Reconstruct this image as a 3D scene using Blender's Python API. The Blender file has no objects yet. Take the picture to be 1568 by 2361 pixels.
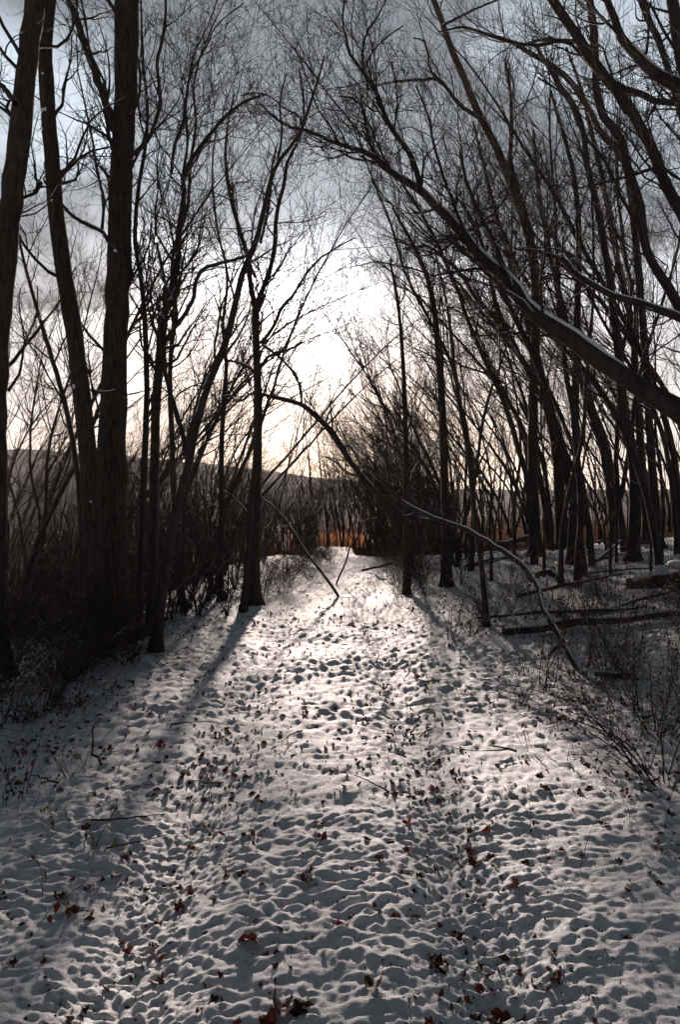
import bpy, math
import numpy as np
from mathutils import Vector

SC = bpy.context.scene
COL = SC.collection
R = np.random.default_rng(11)
EYE = 1.55

# ------------------------------------------------------------------ camera
cam_d = bpy.data.cameras.new('camera')
cam = bpy.data.objects.new('camera', cam_d); COL.objects.link(cam)
cam.location = (0, 0, EYE); cam.rotation_euler = (math.radians(90), 0, 0)
cam_d.sensor_fit = 'HORIZONTAL'; cam_d.sensor_width = 24; cam_d.lens = 24
cam_d.clip_start = 0.05; cam_d.clip_end = 5000
SC.camera = cam
SC.render.resolution_x, SC.render.resolution_y = 681, 1024

# ------------------------------------------------------------------ sky, sun, exposure
SUN_EL, SUN_AZ = math.radians(15.0), math.radians(-2.3)
SUN_DIR = Vector((math.sin(SUN_AZ)*math.cos(SUN_EL), math.cos(SUN_AZ)*math.cos(SUN_EL), math.sin(SUN_EL)))
SUN_STRENGTH = 5.0
SKY_GAIN = 0.84
SC.view_settings.view_transform = 'Standard'
SC.view_settings.look = 'None'
SC.view_settings.exposure = 1.15
SC.view_settings.gamma = 1.0
SC.view_settings.use_curve_mapping = False
SC.cycles.use_denoising = True
SC.cycles.max_bounces = 4
SC.cycles.diffuse_bounces = 1
SC.cycles.adaptive_threshold = 0.02
SC.cycles.volume_bounces = 0

world = bpy.data.worlds.new('World'); SC.world = world; world.use_nodes = True
def build_world():
    nt = world.node_tree; nt.nodes.clear()
    N, L = nt.nodes.new, nt.links.new
    def m(op, a, b=None, c=None):
        n = N('ShaderNodeMath'); n.operation = op
        for i, v in enumerate((a, b, c)):
            if v is None: continue
            if isinstance(v, (int, float)): n.inputs[i].default_value = v
            else: L(v, n.inputs[i])
        return n.outputs[0]
    out = N('ShaderNodeOutputWorld')
    sky = N('ShaderNodeTexSky'); sky.sky_type = 'NISHITA'; sky.sun_disc = False
    sky.sun_elevation = SUN_EL; sky.sun_rotation = SUN_AZ
    sky.air_density = 1.0; sky.dust_density = 1.5; sky.altitude = 100
    bg1 = N('ShaderNodeBackground'); bg1.inputs['Strength'].default_value = 0.055
    L(sky.outputs[0], bg1.inputs['Color'])
    tc = N('ShaderNodeTexCoord')
    nrm = N('ShaderNodeVectorMath'); nrm.operation = 'NORMALIZE'; L(tc.outputs['Generated'], nrm.inputs[0])
    sep = N('ShaderNodeSeparateXYZ'); L(nrm.outputs[0], sep.inputs[0])
    z = m('MAXIMUM', sep.outputs[2], 0.0)
    # flat cloud deck: direction projected on a plane overhead
    k = m('DIVIDE', 1.0, m('ADD', z, 0.16))
    com = N('ShaderNodeCombineXYZ')
    L(m('MULTIPLY', sep.outputs[0], k), com.inputs[0]); L(m('MULTIPLY', sep.outputs[1], k), com.inputs[1])
    n1 = N('ShaderNodeTexNoise'); n1.inputs['Scale'].default_value = 1.7; n1.inputs['Detail'].default_value = 7
    n1.inputs['Roughness'].default_value = 0.55; n1.inputs['Distortion'].default_value = 0.5
    mp = N('ShaderNodeMapping'); mp.inputs['Location'].default_value = (1.52, -2.39, 4.57)
    L(com.outputs[0], mp.inputs[0]); L(mp.outputs[0], n1.inputs['Vector'])
    n2 = N('ShaderNodeTexNoise'); n2.inputs['Scale'].default_value = 0.62; n2.inputs['Detail'].default_value = 3
    L(mp.outputs[0], n2.inputs['Vector'])
    # angle to the sun
    dot = N('ShaderNodeVectorMath'); dot.operation = 'DOT_PRODUCT'
    L(nrm.outputs[0], dot.inputs[0]); dot.inputs[1].default_value = SUN_DIR
    c = m('MAXIMUM', dot.outputs['Value'], 0.0)
    g1 = m('MULTIPLY', m('POWER', c, 420.0), 5.0)
    g2 = m('MULTIPLY', m('POWER', c, 60.0), 0.75)
    half = m('MULTIPLY', m('ADD', dot.outputs['Value'], 1.0), 0.5)
    g3 = m('MULTIPLY', m('POWER', half, 8.0), 0.66)
    cl = N('ShaderNodeMapRange'); cl.interpolation_type = 'SMOOTHSTEP'
    cl.inputs['From Min'].default_value = 0.43; cl.inputs['From Max'].default_value = 0.59
    mixn = m('ADD', m('MULTIPLY', n1.outputs[0], 0.62), m('MULTIPLY', n2.outputs[0], 0.38))
    mixn = m('ADD', mixn, m('MULTIPLY', m('SUBTRACT', z, 0.34), 0.50))   # the deck closes overhead
    L(mixn, cl.inputs['Value'])
    thick = cl.outputs[0]                      # 1 = heavy cloud
    # light through the deck: thin cloud bright, thick cloud grey
    thin = m('SUBTRACT', 1.0, m('MULTIPLY', thick, 0.74))
    lum = m('MULTIPLY', m('ADD', m('ADD', g2, g3), 0.075), thin)
    lum = m('ADD', lum, g1)
    # colour: cool overhead, peach toward the horizon under the sun
    col = N('ShaderNodeMix'); col.data_type = 'RGBA'
    col.inputs[6].default_value = (0.84, 0.98, 1.12, 1); col.inputs[7].default_value = (1.28, 0.89, 0.70, 1)
    hz = N('ShaderNodeMapRange'); hz.inputs['From Min'].default_value = 0.42; hz.inputs['From Max'].default_value = 0.03
    L(sep.outputs[2], hz.inputs['Value'])
    warm = m('MULTIPLY', hz.outputs[0], m('ADD', 0.25, m('MULTIPLY', m('POWER', c, 5.0), 0.75)))
    L(warm, col.inputs[0])
    sc = N('ShaderNodeVectorMath'); sc.operation = 'SCALE'
    L(col.outputs[2], sc.inputs[0]); L(m('MULTIPLY', lum, SKY_GAIN), sc.inputs['Scale'])
    bg2 = N('ShaderNodeBackground'); bg2.inputs['Strength'].default_value = 1.0
    L(sc.outputs[0], bg2.inputs['Color'])
    mx = N('ShaderNodeMixShader')
    L(m('ADD', 0.84, m('MULTIPLY', thick, 0.16)), mx.inputs[0])
    L(bg1.outputs[0], mx.inputs[1]); L(bg2.outputs[0], mx.inputs[2]); L(mx.outputs[0], out.inputs[0])
build_world()

sun_d = bpy.data.lights.new('sun', 'SUN'); sun_d.energy = SUN_STRENGTH; sun_d.angle = math.radians(1.8)
sun_d.color = (1.0, 0.81, 0.71)
sun = bpy.data.objects.new('sun', sun_d); COL.objects.link(sun)
sun.rotation_euler = (-SUN_DIR).to_track_quat('-Z', 'Y').to_euler()
sun.location = (0, 0, 30)

# ------------------------------------------------------------------ helpers
def mat(name, col, rough=0.8, col2=None, scale=(5, 5, 5), detail=5, bump=0.0, bscale=None, bdist=0.01, spec=0.3, translucent=0.0, contrast=(0.35, 0.65), rnd=0.0):
    ma = bpy.data.materials.new(name); ma.use_nodes = True
    nt = ma.node_tree; N, L = nt.nodes.new, nt.links.new
    b = nt.nodes['Principled BSDF']; o = nt.nodes['Material Output']
    b.inputs['Base Color'].default_value = (*col, 1); b.inputs['Roughness'].default_value = rough
    b.inputs['Specular IOR Level'].default_value = spec
    src = None
    if col2 or bump:
        tc = N('ShaderNodeTexCoord'); mp = N('ShaderNodeMapping'); mp.inputs['Scale'].default_value = scale
        L(tc.outputs['Object'], mp.inputs[0])
        n = N('ShaderNodeTexNoise'); n.inputs['Scale'].default_value = 1.0; n.inputs['Detail'].default_value = detail
        n.inputs['Roughness'].default_value = 0.65
        L(mp.outputs[0], n.inputs['Vector'])
    if col2:
        cr = N('ShaderNodeValToRGB'); cr.color_ramp.elements[0].position = contrast[0]; cr.color_ramp.elements[1].position = contrast[1]
        cr.color_ramp.elements[0].color = (*col, 1); cr.color_ramp.elements[1].color = (*col2, 1)
        L(n.outputs[0], cr.inputs[0]); src = cr.outputs[0]
        if rnd:
            oi = N('ShaderNodeObjectInfo'); hs = N('ShaderNodeHueSaturation')
            mr = N('ShaderNodeMapRange'); mr.inputs['To Min'].default_value = 1-rnd; mr.inputs['To Max'].default_value = 1+rnd
            L(oi.outputs['Random'], mr.inputs['Value']); L(mr.outputs[0], hs.inputs['Value']); L(src, hs.inputs['Color']); src = hs.outputs[0]
        L(src, b.inputs['Base Color'])
    if bump:
        n2 = n
        if bscale:
            mp2 = N('ShaderNodeMapping'); mp2.inputs['Scale'].default_value = bscale; L(tc.outputs['Object'], mp2.inputs[0])
            n2 = N('ShaderNodeTexNoise'); n2.inputs['Scale'].default_value = 1.0; n2.inputs['Detail'].default_value = 4
            L(mp2.outputs[0], n2.inputs['Vector'])
        bp = N('ShaderNodeBump'); bp.inputs['Strength'].default_value = bump; bp.inputs['Distance'].default_value = bdist
        L(n2.outputs[0], bp.inputs['Height']); L(bp.outputs[0], b.inputs['Normal'])
    if translucent:
        t = N('ShaderNodeBsdfTranslucent'); mx = N('ShaderNodeMixShader'); mx.inputs[0].default_value = translucent
        if src: L(src, t.inputs[0])
        else: t.inputs[0].default_value = (*col, 1)
        L(b.outputs[0], mx.inputs[1]); L(t.outputs[0], mx.inputs[2]); L(mx.outputs[0], o.inputs[0])
    return ma

M_BARK = mat('ridged_bark', (0.020, 0.016, 0.014), 0.9, (0.078, 0.062, 0.052), (34, 34, 5), 6, 0.9, None, 0.015, 0.2)
M_BARK2 = mat('smooth_bark', (0.024, 0.019, 0.017), 0.85, (0.064, 0.050, 0.044), (14, 14, 4), 6, 0.5, None, 0.01, 0.25)
M_TWIG = mat('twig_bark', (0.036, 0.027, 0.023), 0.75, spec=0.25)
M_BRUSH = mat('brush_bark', (0.038, 0.026, 0.022), 0.75, spec=0.25)
M_SNOWCAP = mat('snow_cap', (0.80, 0.82, 0.86), 0.65, bump=0.5, scale=(60, 60, 60), bdist=0.004)
M_LEAFS = [mat('leaf_brown', (0.030, 0.016, 0.011), 0.6, (0.085, 0.036, 0.022), (30, 30, 30), translucent=0.2, rnd=0.35),
           mat('leaf_russet', (0.07, 0.014, 0.009), 0.6, (0.14, 0.032, 0.02), (30, 30, 30), translucent=0.25, rnd=0.3),
           mat('leaf_red', (0.20, 0.007, 0.006), 0.55, (0.28, 0.016, 0.010), (30, 30, 30), translucent=0.5, rnd=0.2)]
M_WEED = mat('dry_stem', (0.06, 0.04, 0.028), 0.8, spec=0.2)
M_GRASS = mat('dry_grass', (0.30, 0.13, 0.055), 0.8, (0.42, 0.20, 0.09), (3, 3, 3), translucent=0.5)
M_GREEN = mat('green_leaf', (0.05, 0.06, 0.012), 0.6, (0.10, 0.09, 0.02), (20, 20, 20), translucent=0.4)
M_WOOD = mat('rotten_wood', (0.025, 0.018, 0.014), 0.9, (0.09, 0.062, 0.045), (5, 40, 40), 6, 0.8, None, 0.015)

def W(X, Y, d): return np.array([(X-784)/1568*d, d, EYE+(1180-Y)/1568*d])

PERM = np.random.default_rng(5).permutation(256)
GA = np.random.default_rng(6).uniform(0, 2*np.pi, 256); GX, GRY = np.cos(GA), np.sin(GA)
def pn(x, y, s=0):
    xi = np.floor(x).astype(np.int64); yi = np.floor(y).astype(np.int64); fx = x-xi; fy = y-yi
    def g(i, j):
        h = PERM[(PERM[(xi+i+s*37) & 255]+yi+j+s*11) & 255]
        return GX[h]*(fx-i)+GRY[h]*(fy-j)
    u = fx*fx*fx*(fx*(fx*6-15)+10); v = fy*fy*fy*(fy*(fy*6-15)+10)
    return (g(0,0)*(1-u)+g(1,0)*u)*(1-v)+(g(0,1)*(1-u)+g(1,1)*u)*v
def sst(a, b, x): t = np.clip((x-a)/(b-a), 0, 1); return t*t*(3-2*t)
def path_x(y): return np.interp(y, [0, 5, 11, 14, 17, 21, 24, 27, 32, 60], [-.15, -.12, -.22, 0.12, .50, .66, .30, -.30, -.35, -.2])
def hbase(x, y):
    x = np.asarray(x, float); y = np.asarray(y, float)
    drop = np.clip(np.interp(y, [7, 10, 60], [-3.7, -2.5, -2.2])-x, 0, None)*sst(7.0, 11, y)
    h = -np.minimum(0.22*drop, 9.0)
    h = h+np.minimum(0.065*np.clip(x-2.5, 0, None), 1.4)
    h = h-0.035*np.clip(y-24, 0, 70)
    h = h+0.35*pn(x/17, y/17, 1)*sst(12, 30, y)+0.07*pn(x/2.7, y/2.7, 2)+0.05*pn(x/1.1, y/1.1, 9)
    return h
def hfine(x, y):
    f = 1-sst(18, 45, y)
    wob = 0.10*pn(x/0.9, y/0.9, 14)
    pc = path_x(y)+wob
    tr = np.exp(-((x-pc-0.62)/0.20)**2)+np.exp(-((x-pc+0.62)/0.20)**2)
    soft = 0.35+0.75*np.clip(1.7*pn(x/0.8, y/0.8, 15)+0.5, 0, 1)
    wx, wy = x+0.05*pn(x/.3, y/.3, 16), y+0.05*pn(x/.3, y/.3, 17)
    tk = np.clip(tr, 0, 1)
    far = sst(3.4, 6.5, y); near = 1-far
    b = 0.018*pn(wx/0.24, wy/0.13, 5)+0.011*np.abs(pn(wx/0.12, wy/0.065, 3))
    b = b+near*(0.027*pn(wx/0.062, wy/0.036, 8)*soft*(1-0.45*tk)+0.010*np.abs(pn(wx/0.043, wy/0.03, 4))+0.014*pn(wx/0.031, wy/0.021, 6)*(0.45+1.2*tk))
    b = b+far*(0.056*pn(wx/0.11, wy/0.062, 28)*soft+0.020*pn(wx/0.055, wy/0.045, 26))
    return f*(b-0.060*tk)
def hgt(x, y): return hbase(x, y)+hfine(np.asarray(x, float), np.asarray(y, float))

def fast_mesh(name, V, F):
    me = bpy.data.meshes.new(name)
    V = np.ascontiguousarray(V, np.float32); F = np.ascontiguousarray(F, np.int32); k = F.shape[1]
    me.vertices.add(len(V)); me.vertices.foreach_set('co', V.ravel())
    me.loops.add(F.size); me.loops.foreach_set('vertex_index', F.ravel())
    me.polygons.add(len(F)); me.polygons.foreach_set('loop_start', np.arange(0, F.size, k, dtype=np.int32))
    me.polygons.foreach_set('use_smooth', np.ones(len(F), bool))
    me.update(calc_edges=True); return me
def add(name, me, ma, parent=None, label=None, cat=None, group=None, kind=None, loc=None):
    o = bpy.data.objects.new(name, me); COL.objects.link(o)
    if ma is not None and me is not None:
        if not me.materials: me.materials.append(ma)
    if parent: o.parent = parent
    if loc is not None: o.location = tuple(float(v) for v in loc)
    if label: o['label'] = label
    if cat: o['category'] = cat
    if group: o['group'] = group
    if kind: o['kind'] = kind
    return o
def thing(name, label, cat, loc, group=None, rz=0.0, s=1.0):
    o = add(name, None, None, label=label, cat=cat, group=group, loc=loc)
    o.rotation_euler = (0, 0, rz); o.scale = (s, s, s); o.empty_display_size = 0.2
    return o
def copy_tree(o, label=None, group=None):
    c = o.copy(); COL.objects.link(c)
    for ch in o.children:
        k = ch.copy(); COL.objects.link(k); k.parent = c
    if label: c['label'] = label
    if group: c['group'] = group
    return c
def nz(v): return v/np.maximum(np.linalg.norm(v, axis=-1, keepdims=True), 1e-9)

def tubes(batches, org=(0, 0, 0)):
    """batches of (points M,N,3  radii M,N  sides [, squash]) -> verts, quads"""
    Vs, Fs, off = [], [], 0
    for P, Rd, S in batches:
        if len(P) == 0: continue
        M, N = P.shape[:2]
        T = np.empty_like(P); T[:, 1:-1] = P[:, 2:]-P[:, :-2]; T[:, 0] = P[:, 1]-P[:, 0]; T[:, -1] = P[:, -1]-P[:, -2]
        T = nz(T)
        av = nz(P[:, -1]-P[:, 0]); ref = np.where(np.abs(av[:, 2:3]) < 0.8, np.array([[0, 0, 1.]]), np.array([[1., 0.2, 0]]))
        ref = ref[:, None, :]
        U = nz(ref-T*np.sum(ref*T, -1, keepdims=True)); Vv = np.cross(T, U)
        a = np.arange(S)*2*np.pi/S
        ring = P[:, :, None, :]+Rd[:, :, None, None]*(np.cos(a)[None, None, :, None]*U[:, :, None, :]+np.sin(a)[None, None, :, None]*Vv[:, :, None, :])
        Vs.append(ring.reshape(-1, 3))
        base = off+(np.arange(M)[:, None, None]*N+np.arange(N-1)[None, :, None])*S
        s = np.arange(S)[None, None, :]; s2 = (s+1) % S
        Fs.append(np.stack([base+s, base+s2, base+S+s2, base+S+s], -1).reshape(-1, 4))
        off += M*N*S
    return np.concatenate(Vs)-np.asarray(org, float)[None], np.concatenate(Fs)
def tube_obj(name, batches, ma, parent, org=(0, 0, 0), **k):
    V, F = tubes(batches, org); return add(name, fast_mesh(name, V, F), ma, parent, **k)

def spline(pts, n):
    p = np.asarray(pts, float); seg = np.linalg.norm(np.diff(p[:, :3], axis=0), axis=1); s = np.concatenate([[0], np.cumsum(seg)])
    t = np.linspace(0, s[-1], n); out = np.empty((n, p.shape[1]))
    m = np.gradient(p, s, axis=0)
    i = np.clip(np.searchsorted(s, t, side='right')-1, 0, len(s)-2); h = (s[i+1]-s[i])[:, None]; u = ((t-s[i])/(s[i+1]-s[i]))[:, None]
    out = (2*u**3-3*u**2+1)*p[i]+(u**3-2*u**2+u)*h*m[i]+(-2*u**3+3*u**2)*p[i+1]+(u**3-u**2)*h*m[i+1]
    return out
def plen(P): return np.linalg.norm(np.diff(P, axis=1), axis=2).sum(1)

def spawn(P, Rd, n, t0, t1, ang, L, npts, gn, up, rr=0.6, bias=(0, 0, 0), fall=0.5, rmax=9.0, rmin=0.0012, taper=0.85, flat=None):
    """child branches along parent branches; n and L per parent (arrays or scalars)"""
    M, N = P.shape[:2]
    n = np.broadcast_to(np.asarray(n, float), (M,)); L = np.broadcast_to(np.asarray(L, float), (M,))
    cnt = np.floor(n+R.random(M)).astype(int); idx = np.repeat(np.arange(M), cnt); K = len(idx)
    t = R.uniform(t0, t1, K); f = t*(N-1); i = np.minimum(f.astype(int), N-2); fr = (f-i)[:, None]
    pos = P[idx, i]*(1-fr)+P[idx, i+1]*fr; rad = Rd[idx, i]*(1-fr[:, 0])+Rd[idx, i+1]*fr[:, 0]
    tan = nz(P[idx, i+1]-P[idx, i]); a = R.normal(size=(K, 3)); a = nz(a-tan*np.sum(a*tan, -1, keepdims=True))
    th = (ang+R.normal(size=K)*0.22)[:, None]
    d = tan*np.cos(th)+a*np.sin(th)
    ln = L[idx]*(1-fall*(t-t0)/max(t1-t0, 1e-6))*np.exp(R.normal(size=K)*0.3)
    st = (ln/(npts-1))[:, None]
    out = np.empty((K, npts, 3)); out[:, 0] = pos; b = np.asarray(bias, float)
    for j in range(1, npts):
        d = nz(d+gn*R.normal(size=(K, 3))+np.array([0, 0, up])+b); out[:, j] = out[:, j-1]+d*st
    r0 = np.clip(rad*rr, rmin, rmax); s = np.linspace(0, 1, npts)[None]
    return out, r0[:, None]*(1-taper*s), ln

def snow_on(P, Rd, frac=0.5, scale=2.2, seed=0, lift=0.72, size=0.62, minr=0.006):
    """snow lying along the upper side of branches: patches that pinch out into the bark"""
    keep = Rd[:, 0] > minr
    P, Rd = P[keep], Rd[keep]
    if len(P) == 0: return P, Rd
    T = np.empty_like(P); T[:, 1:-1] = P[:, 2:]-P[:, :-2]; T[:, 0] = P[:, 1]-P[:, 0]; T[:, -1] = P[:, -1]-P[:, -2]; T = nz(T)
    z = np.array([0, 0, 1.])
    u = z-T*T[..., 2:3]; hor = np.linalg.norm(u, axis=-1); u = nz(u)
    s = np.cumsum(np.concatenate([np.zeros((len(P), 1)), np.linalg.norm(np.diff(P, axis=1), axis=2)], 1), 1)
    q = 0.5+pn(s*scale+np.arange(len(P))[:, None]*7.3, np.full_like(s, 0.37+seed), 21)*1.3
    m = np.clip((q-(1-frac))*5, 0, 1)*np.clip((hor-0.35)*4, 0, 1)
    return P+u*Rd[..., None]*lift*np.where(m > 0, 1, 0)[..., None], np.maximum(Rd*size*np.sqrt(m), 0.0003)

# ------------------------------------------------------------------ ground: one sheet of snow, fine near the path
def axis(dense, d0, ratio, mid, ratio2, far):
    v = [0.0]; x = 0.0
    while x < far:
        step = d0 if x < dense else (max(d0, (x-dense)*ratio+d0) if x < mid else x*ratio2)
        x += step; v.append(x)
    return np.array(v)
ax = axis(1.3, 0.0092, 0.0140, 9, 0.09, 900); xs = np.concatenate([-ax[:0:-1], ax])
ys = [1.55]
while ys[-1] < 1200:
    y = ys[-1]; ys.append(y+(max(0.0088, 0.0040*y) if y < 3.5 else (0.0062*y if y < 10 else (0.0125*y if y < 30 else 0.09*y))))
ys = np.concatenate([[-120, -60, -30, -15, -8, -4, -2, -1, -.4, 0, .3, .6, .8, .95, 1.05, 1.15, 1.22, 1.28, 1.34, 1.4, 1.44, 1.48, 1.515], np.array(ys)])
gx, gy = np.meshgrid(xs, ys); gz = hgt(gx, gy)
nx, ny = len(xs), len(ys)
V = np.stack([gx, gy, gz], -1).reshape(-1, 3)
ii = (np.arange(ny-1)[:, None]*nx+np.arange(nx-1)[None]).ravel()
me = fast_mesh('snow_ground', V, np.stack([ii, ii+1, ii+nx+1, ii+nx], -1))
def snow_material():
    ma = bpy.data.materials.new('snow_over_leaf_litter'); ma.use_nodes = True
    nt = ma.node_tree; N, L = nt.nodes.new, nt.links.new; b = nt.nodes['Principled BSDF']
    at = N('ShaderNodeAttribute'); at.attribute_name = 'bare'
    tc = N('ShaderNodeTexCoord')
    n = N('ShaderNodeTexNoise'); n.inputs['Scale'].default_value = 16; n.inputs['Detail'].default_value = 6; n.inputs['Roughness'].default_value = 0.7
    L(tc.outputs['Object'], n.inputs['Vector'])
    ad = N('ShaderNodeMath'); ad.operation = 'ADD'; L(n.outputs[0], ad.inputs[0]); L(at.outputs['Fac'], ad.inputs[1])
    mr = N('ShaderNodeMapRange'); mr.inputs['From Min'].default_value = 0.70; mr.inputs['From Max'].default_value = 0.77; L(ad.outputs[0], mr.inputs['Value'])
    n3 = N('ShaderNodeTexNoise'); n3.inputs['Scale'].default_value = 40; L(tc.outputs['Object'], n3.inputs['Vector'])
    cr = N('ShaderNodeValToRGB'); cr.color_ramp.elements[0].color = (0.022, 0.014, 0.010, 1); cr.color_ramp.elements[1].color = (0.11, 0.055, 0.035, 1)
    cr.color_ramp.elements[0].position = .35; cr.color_ramp.elements[1].position = .65
    L(n3.outputs[0], cr.inputs[0])
    mx = N('ShaderNodeMix'); mx.data_type = 'RGBA'; mx.inputs[6].default_value = (0.76, 0.79, 0.83, 1)
    L(mr.outputs[0], mx.inputs[0]); L(cr.outputs[0], mx.inputs[7]); L(mx.outputs[2], b.inputs['Base Color'])
    b.inputs['Roughness'].default_value = 0.62
    sp = N('ShaderNodeMapRange'); sp.inputs['To Min'].default_value = 0.08; sp.inputs['To Max'].default_value = 0.0
    L(mr.outputs[0], sp.inputs['Value']); L(sp.outputs[0], b.inputs['Specular IOR Level'])
    f = N('ShaderNodeTexNoise'); f.inputs['Scale'].default_value = 75; f.inputs['Detail'].default_value = 5; f.inputs['Roughness'].default_value = 0.75
    L(tc.outputs['Object'], f.inputs['Vector'])
    bp = N('ShaderNodeBump'); bp.inputs['Strength'].default_value = 0.8; bp.inputs['Distance'].default_value = 0.012
    L(f.outputs[0], bp.inputs['Height']); L(bp.outputs[0], b.inputs['Normal'])
    return ma
M_SNOW = snow_material()
pc = path_x(gy)
tr = np.clip(np.exp(-((gx-pc-0.62)/0.24)**2)+np.exp(-((gx-pc+0.62)/0.24)**2), 0, 1)
off = np.abs(gx-pc)
wood = sst(1.7, 3.2, off)*sst(7, 11, gy)
bare = -0.12+0.10*tr*sst(2, 4, gy)-0.08*wood+0.15*pn(gx/0.8, gy/0.8, 31)+0.04*sst(18, 40, gy)*wood+0.5*sst(.5, 2.0, np.interp(gy, [7, 10, 60], [-3.9, -2.7, -2.4])-gx)*sst(8, 10, gy)+0.9*sst(25, 30, gy)*sst(.75, 1.2, off)+0.9*sst(44, 48, gy)+0.30*sst(13, 18, gy)*sst(.95, 1.35, off)*(gx < pc+2.2)-0.3*sst(4, 2, gy)*0.1
a = me.attributes.new('bare', 'FLOAT', 'POINT'); a.data.foreach_set('value', bare.astype(np.float32).ravel())
add('snow_ground', me, M_SNOW, kind='structure', label='thin trampled snow over leaf litter on the woodland track')

# far wooded ridge across the valley
def ridge(name, x0, x1, y0, y1, top, seed, label, col, col2):
    nxx, nyy = 420, 60
    X, Y = np.meshgrid(np.linspace(x0, x1, nxx), np.linspace(y0, y1, nyy))
    t = (Y-y0)/(y1-y0)
    env = np.interp(X, top[0], top[1])
    Z = -9+(env+9)*np.sin(np.clip(t, 0, 1)*np.pi*0.5)**0.8
    Z += (7*pn(X/90, Y/60, seed)+2.2*pn(X/14, Y/22, seed+1)+2.6*np.abs(pn(X/5.5, Y/9, seed+2)))*t
    V = np.stack([X, Y, Z], -1).reshape(-1, 3)
    i = (np.arange(nyy-1)[:, None]*nxx+np.arange(nxx-1)[None]).ravel()
    m = mat(name+'_woods', col, 0.95, col2, (0.35, 0.2, 0.5), 8, contrast=(0.4, 0.62), spec=0.0)
    add(name, fast_mesh(name, V, np.stack([i, i+1, i+nxx+1, i+nxx], -1)), m, kind='structure', label=label)
ridge('far_ridge', -900, 900, 420, 760, ([-900, -300, -120, 20, 130, 500, 900], [58, 66, 50, 33, 22, 30, 40]), 40, 'dark wooded ridge across the valley', (0.018, 0.018, 0.020), (0.065, 0.065, 0.072))

# ------------------------------------------------------------------ trees traced from the place
def traced(pts, n, dep):
    """(X, Y, width) in picture units with depth dep=(base, top) -> points, radii"""
    p = np.asarray(pts, float)
    if p.shape[1] == 3:
        t = np.linspace(0, 1, len(p)); d = dep[0]+(dep[1]-dep[0])*t
    else: d = p[:, 3]
    w3 = np.stack([(p[:, 0]-784)/1568*d, d, EYE+(1180-p[:, 1])/1568*d, p[:, 2]*d/1568/2], -1)
    s = spline(w3, n); return s[:, :3], np.maximum(s[:, 3], 0.002)

def rough(Rd, amt, seed):
    s = np.arange(Rd.shape[-1]); return Rd*(1+amt*pn(s*0.45+seed*3.1, np.full(len(s), seed*0.71+.3), seed))

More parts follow.
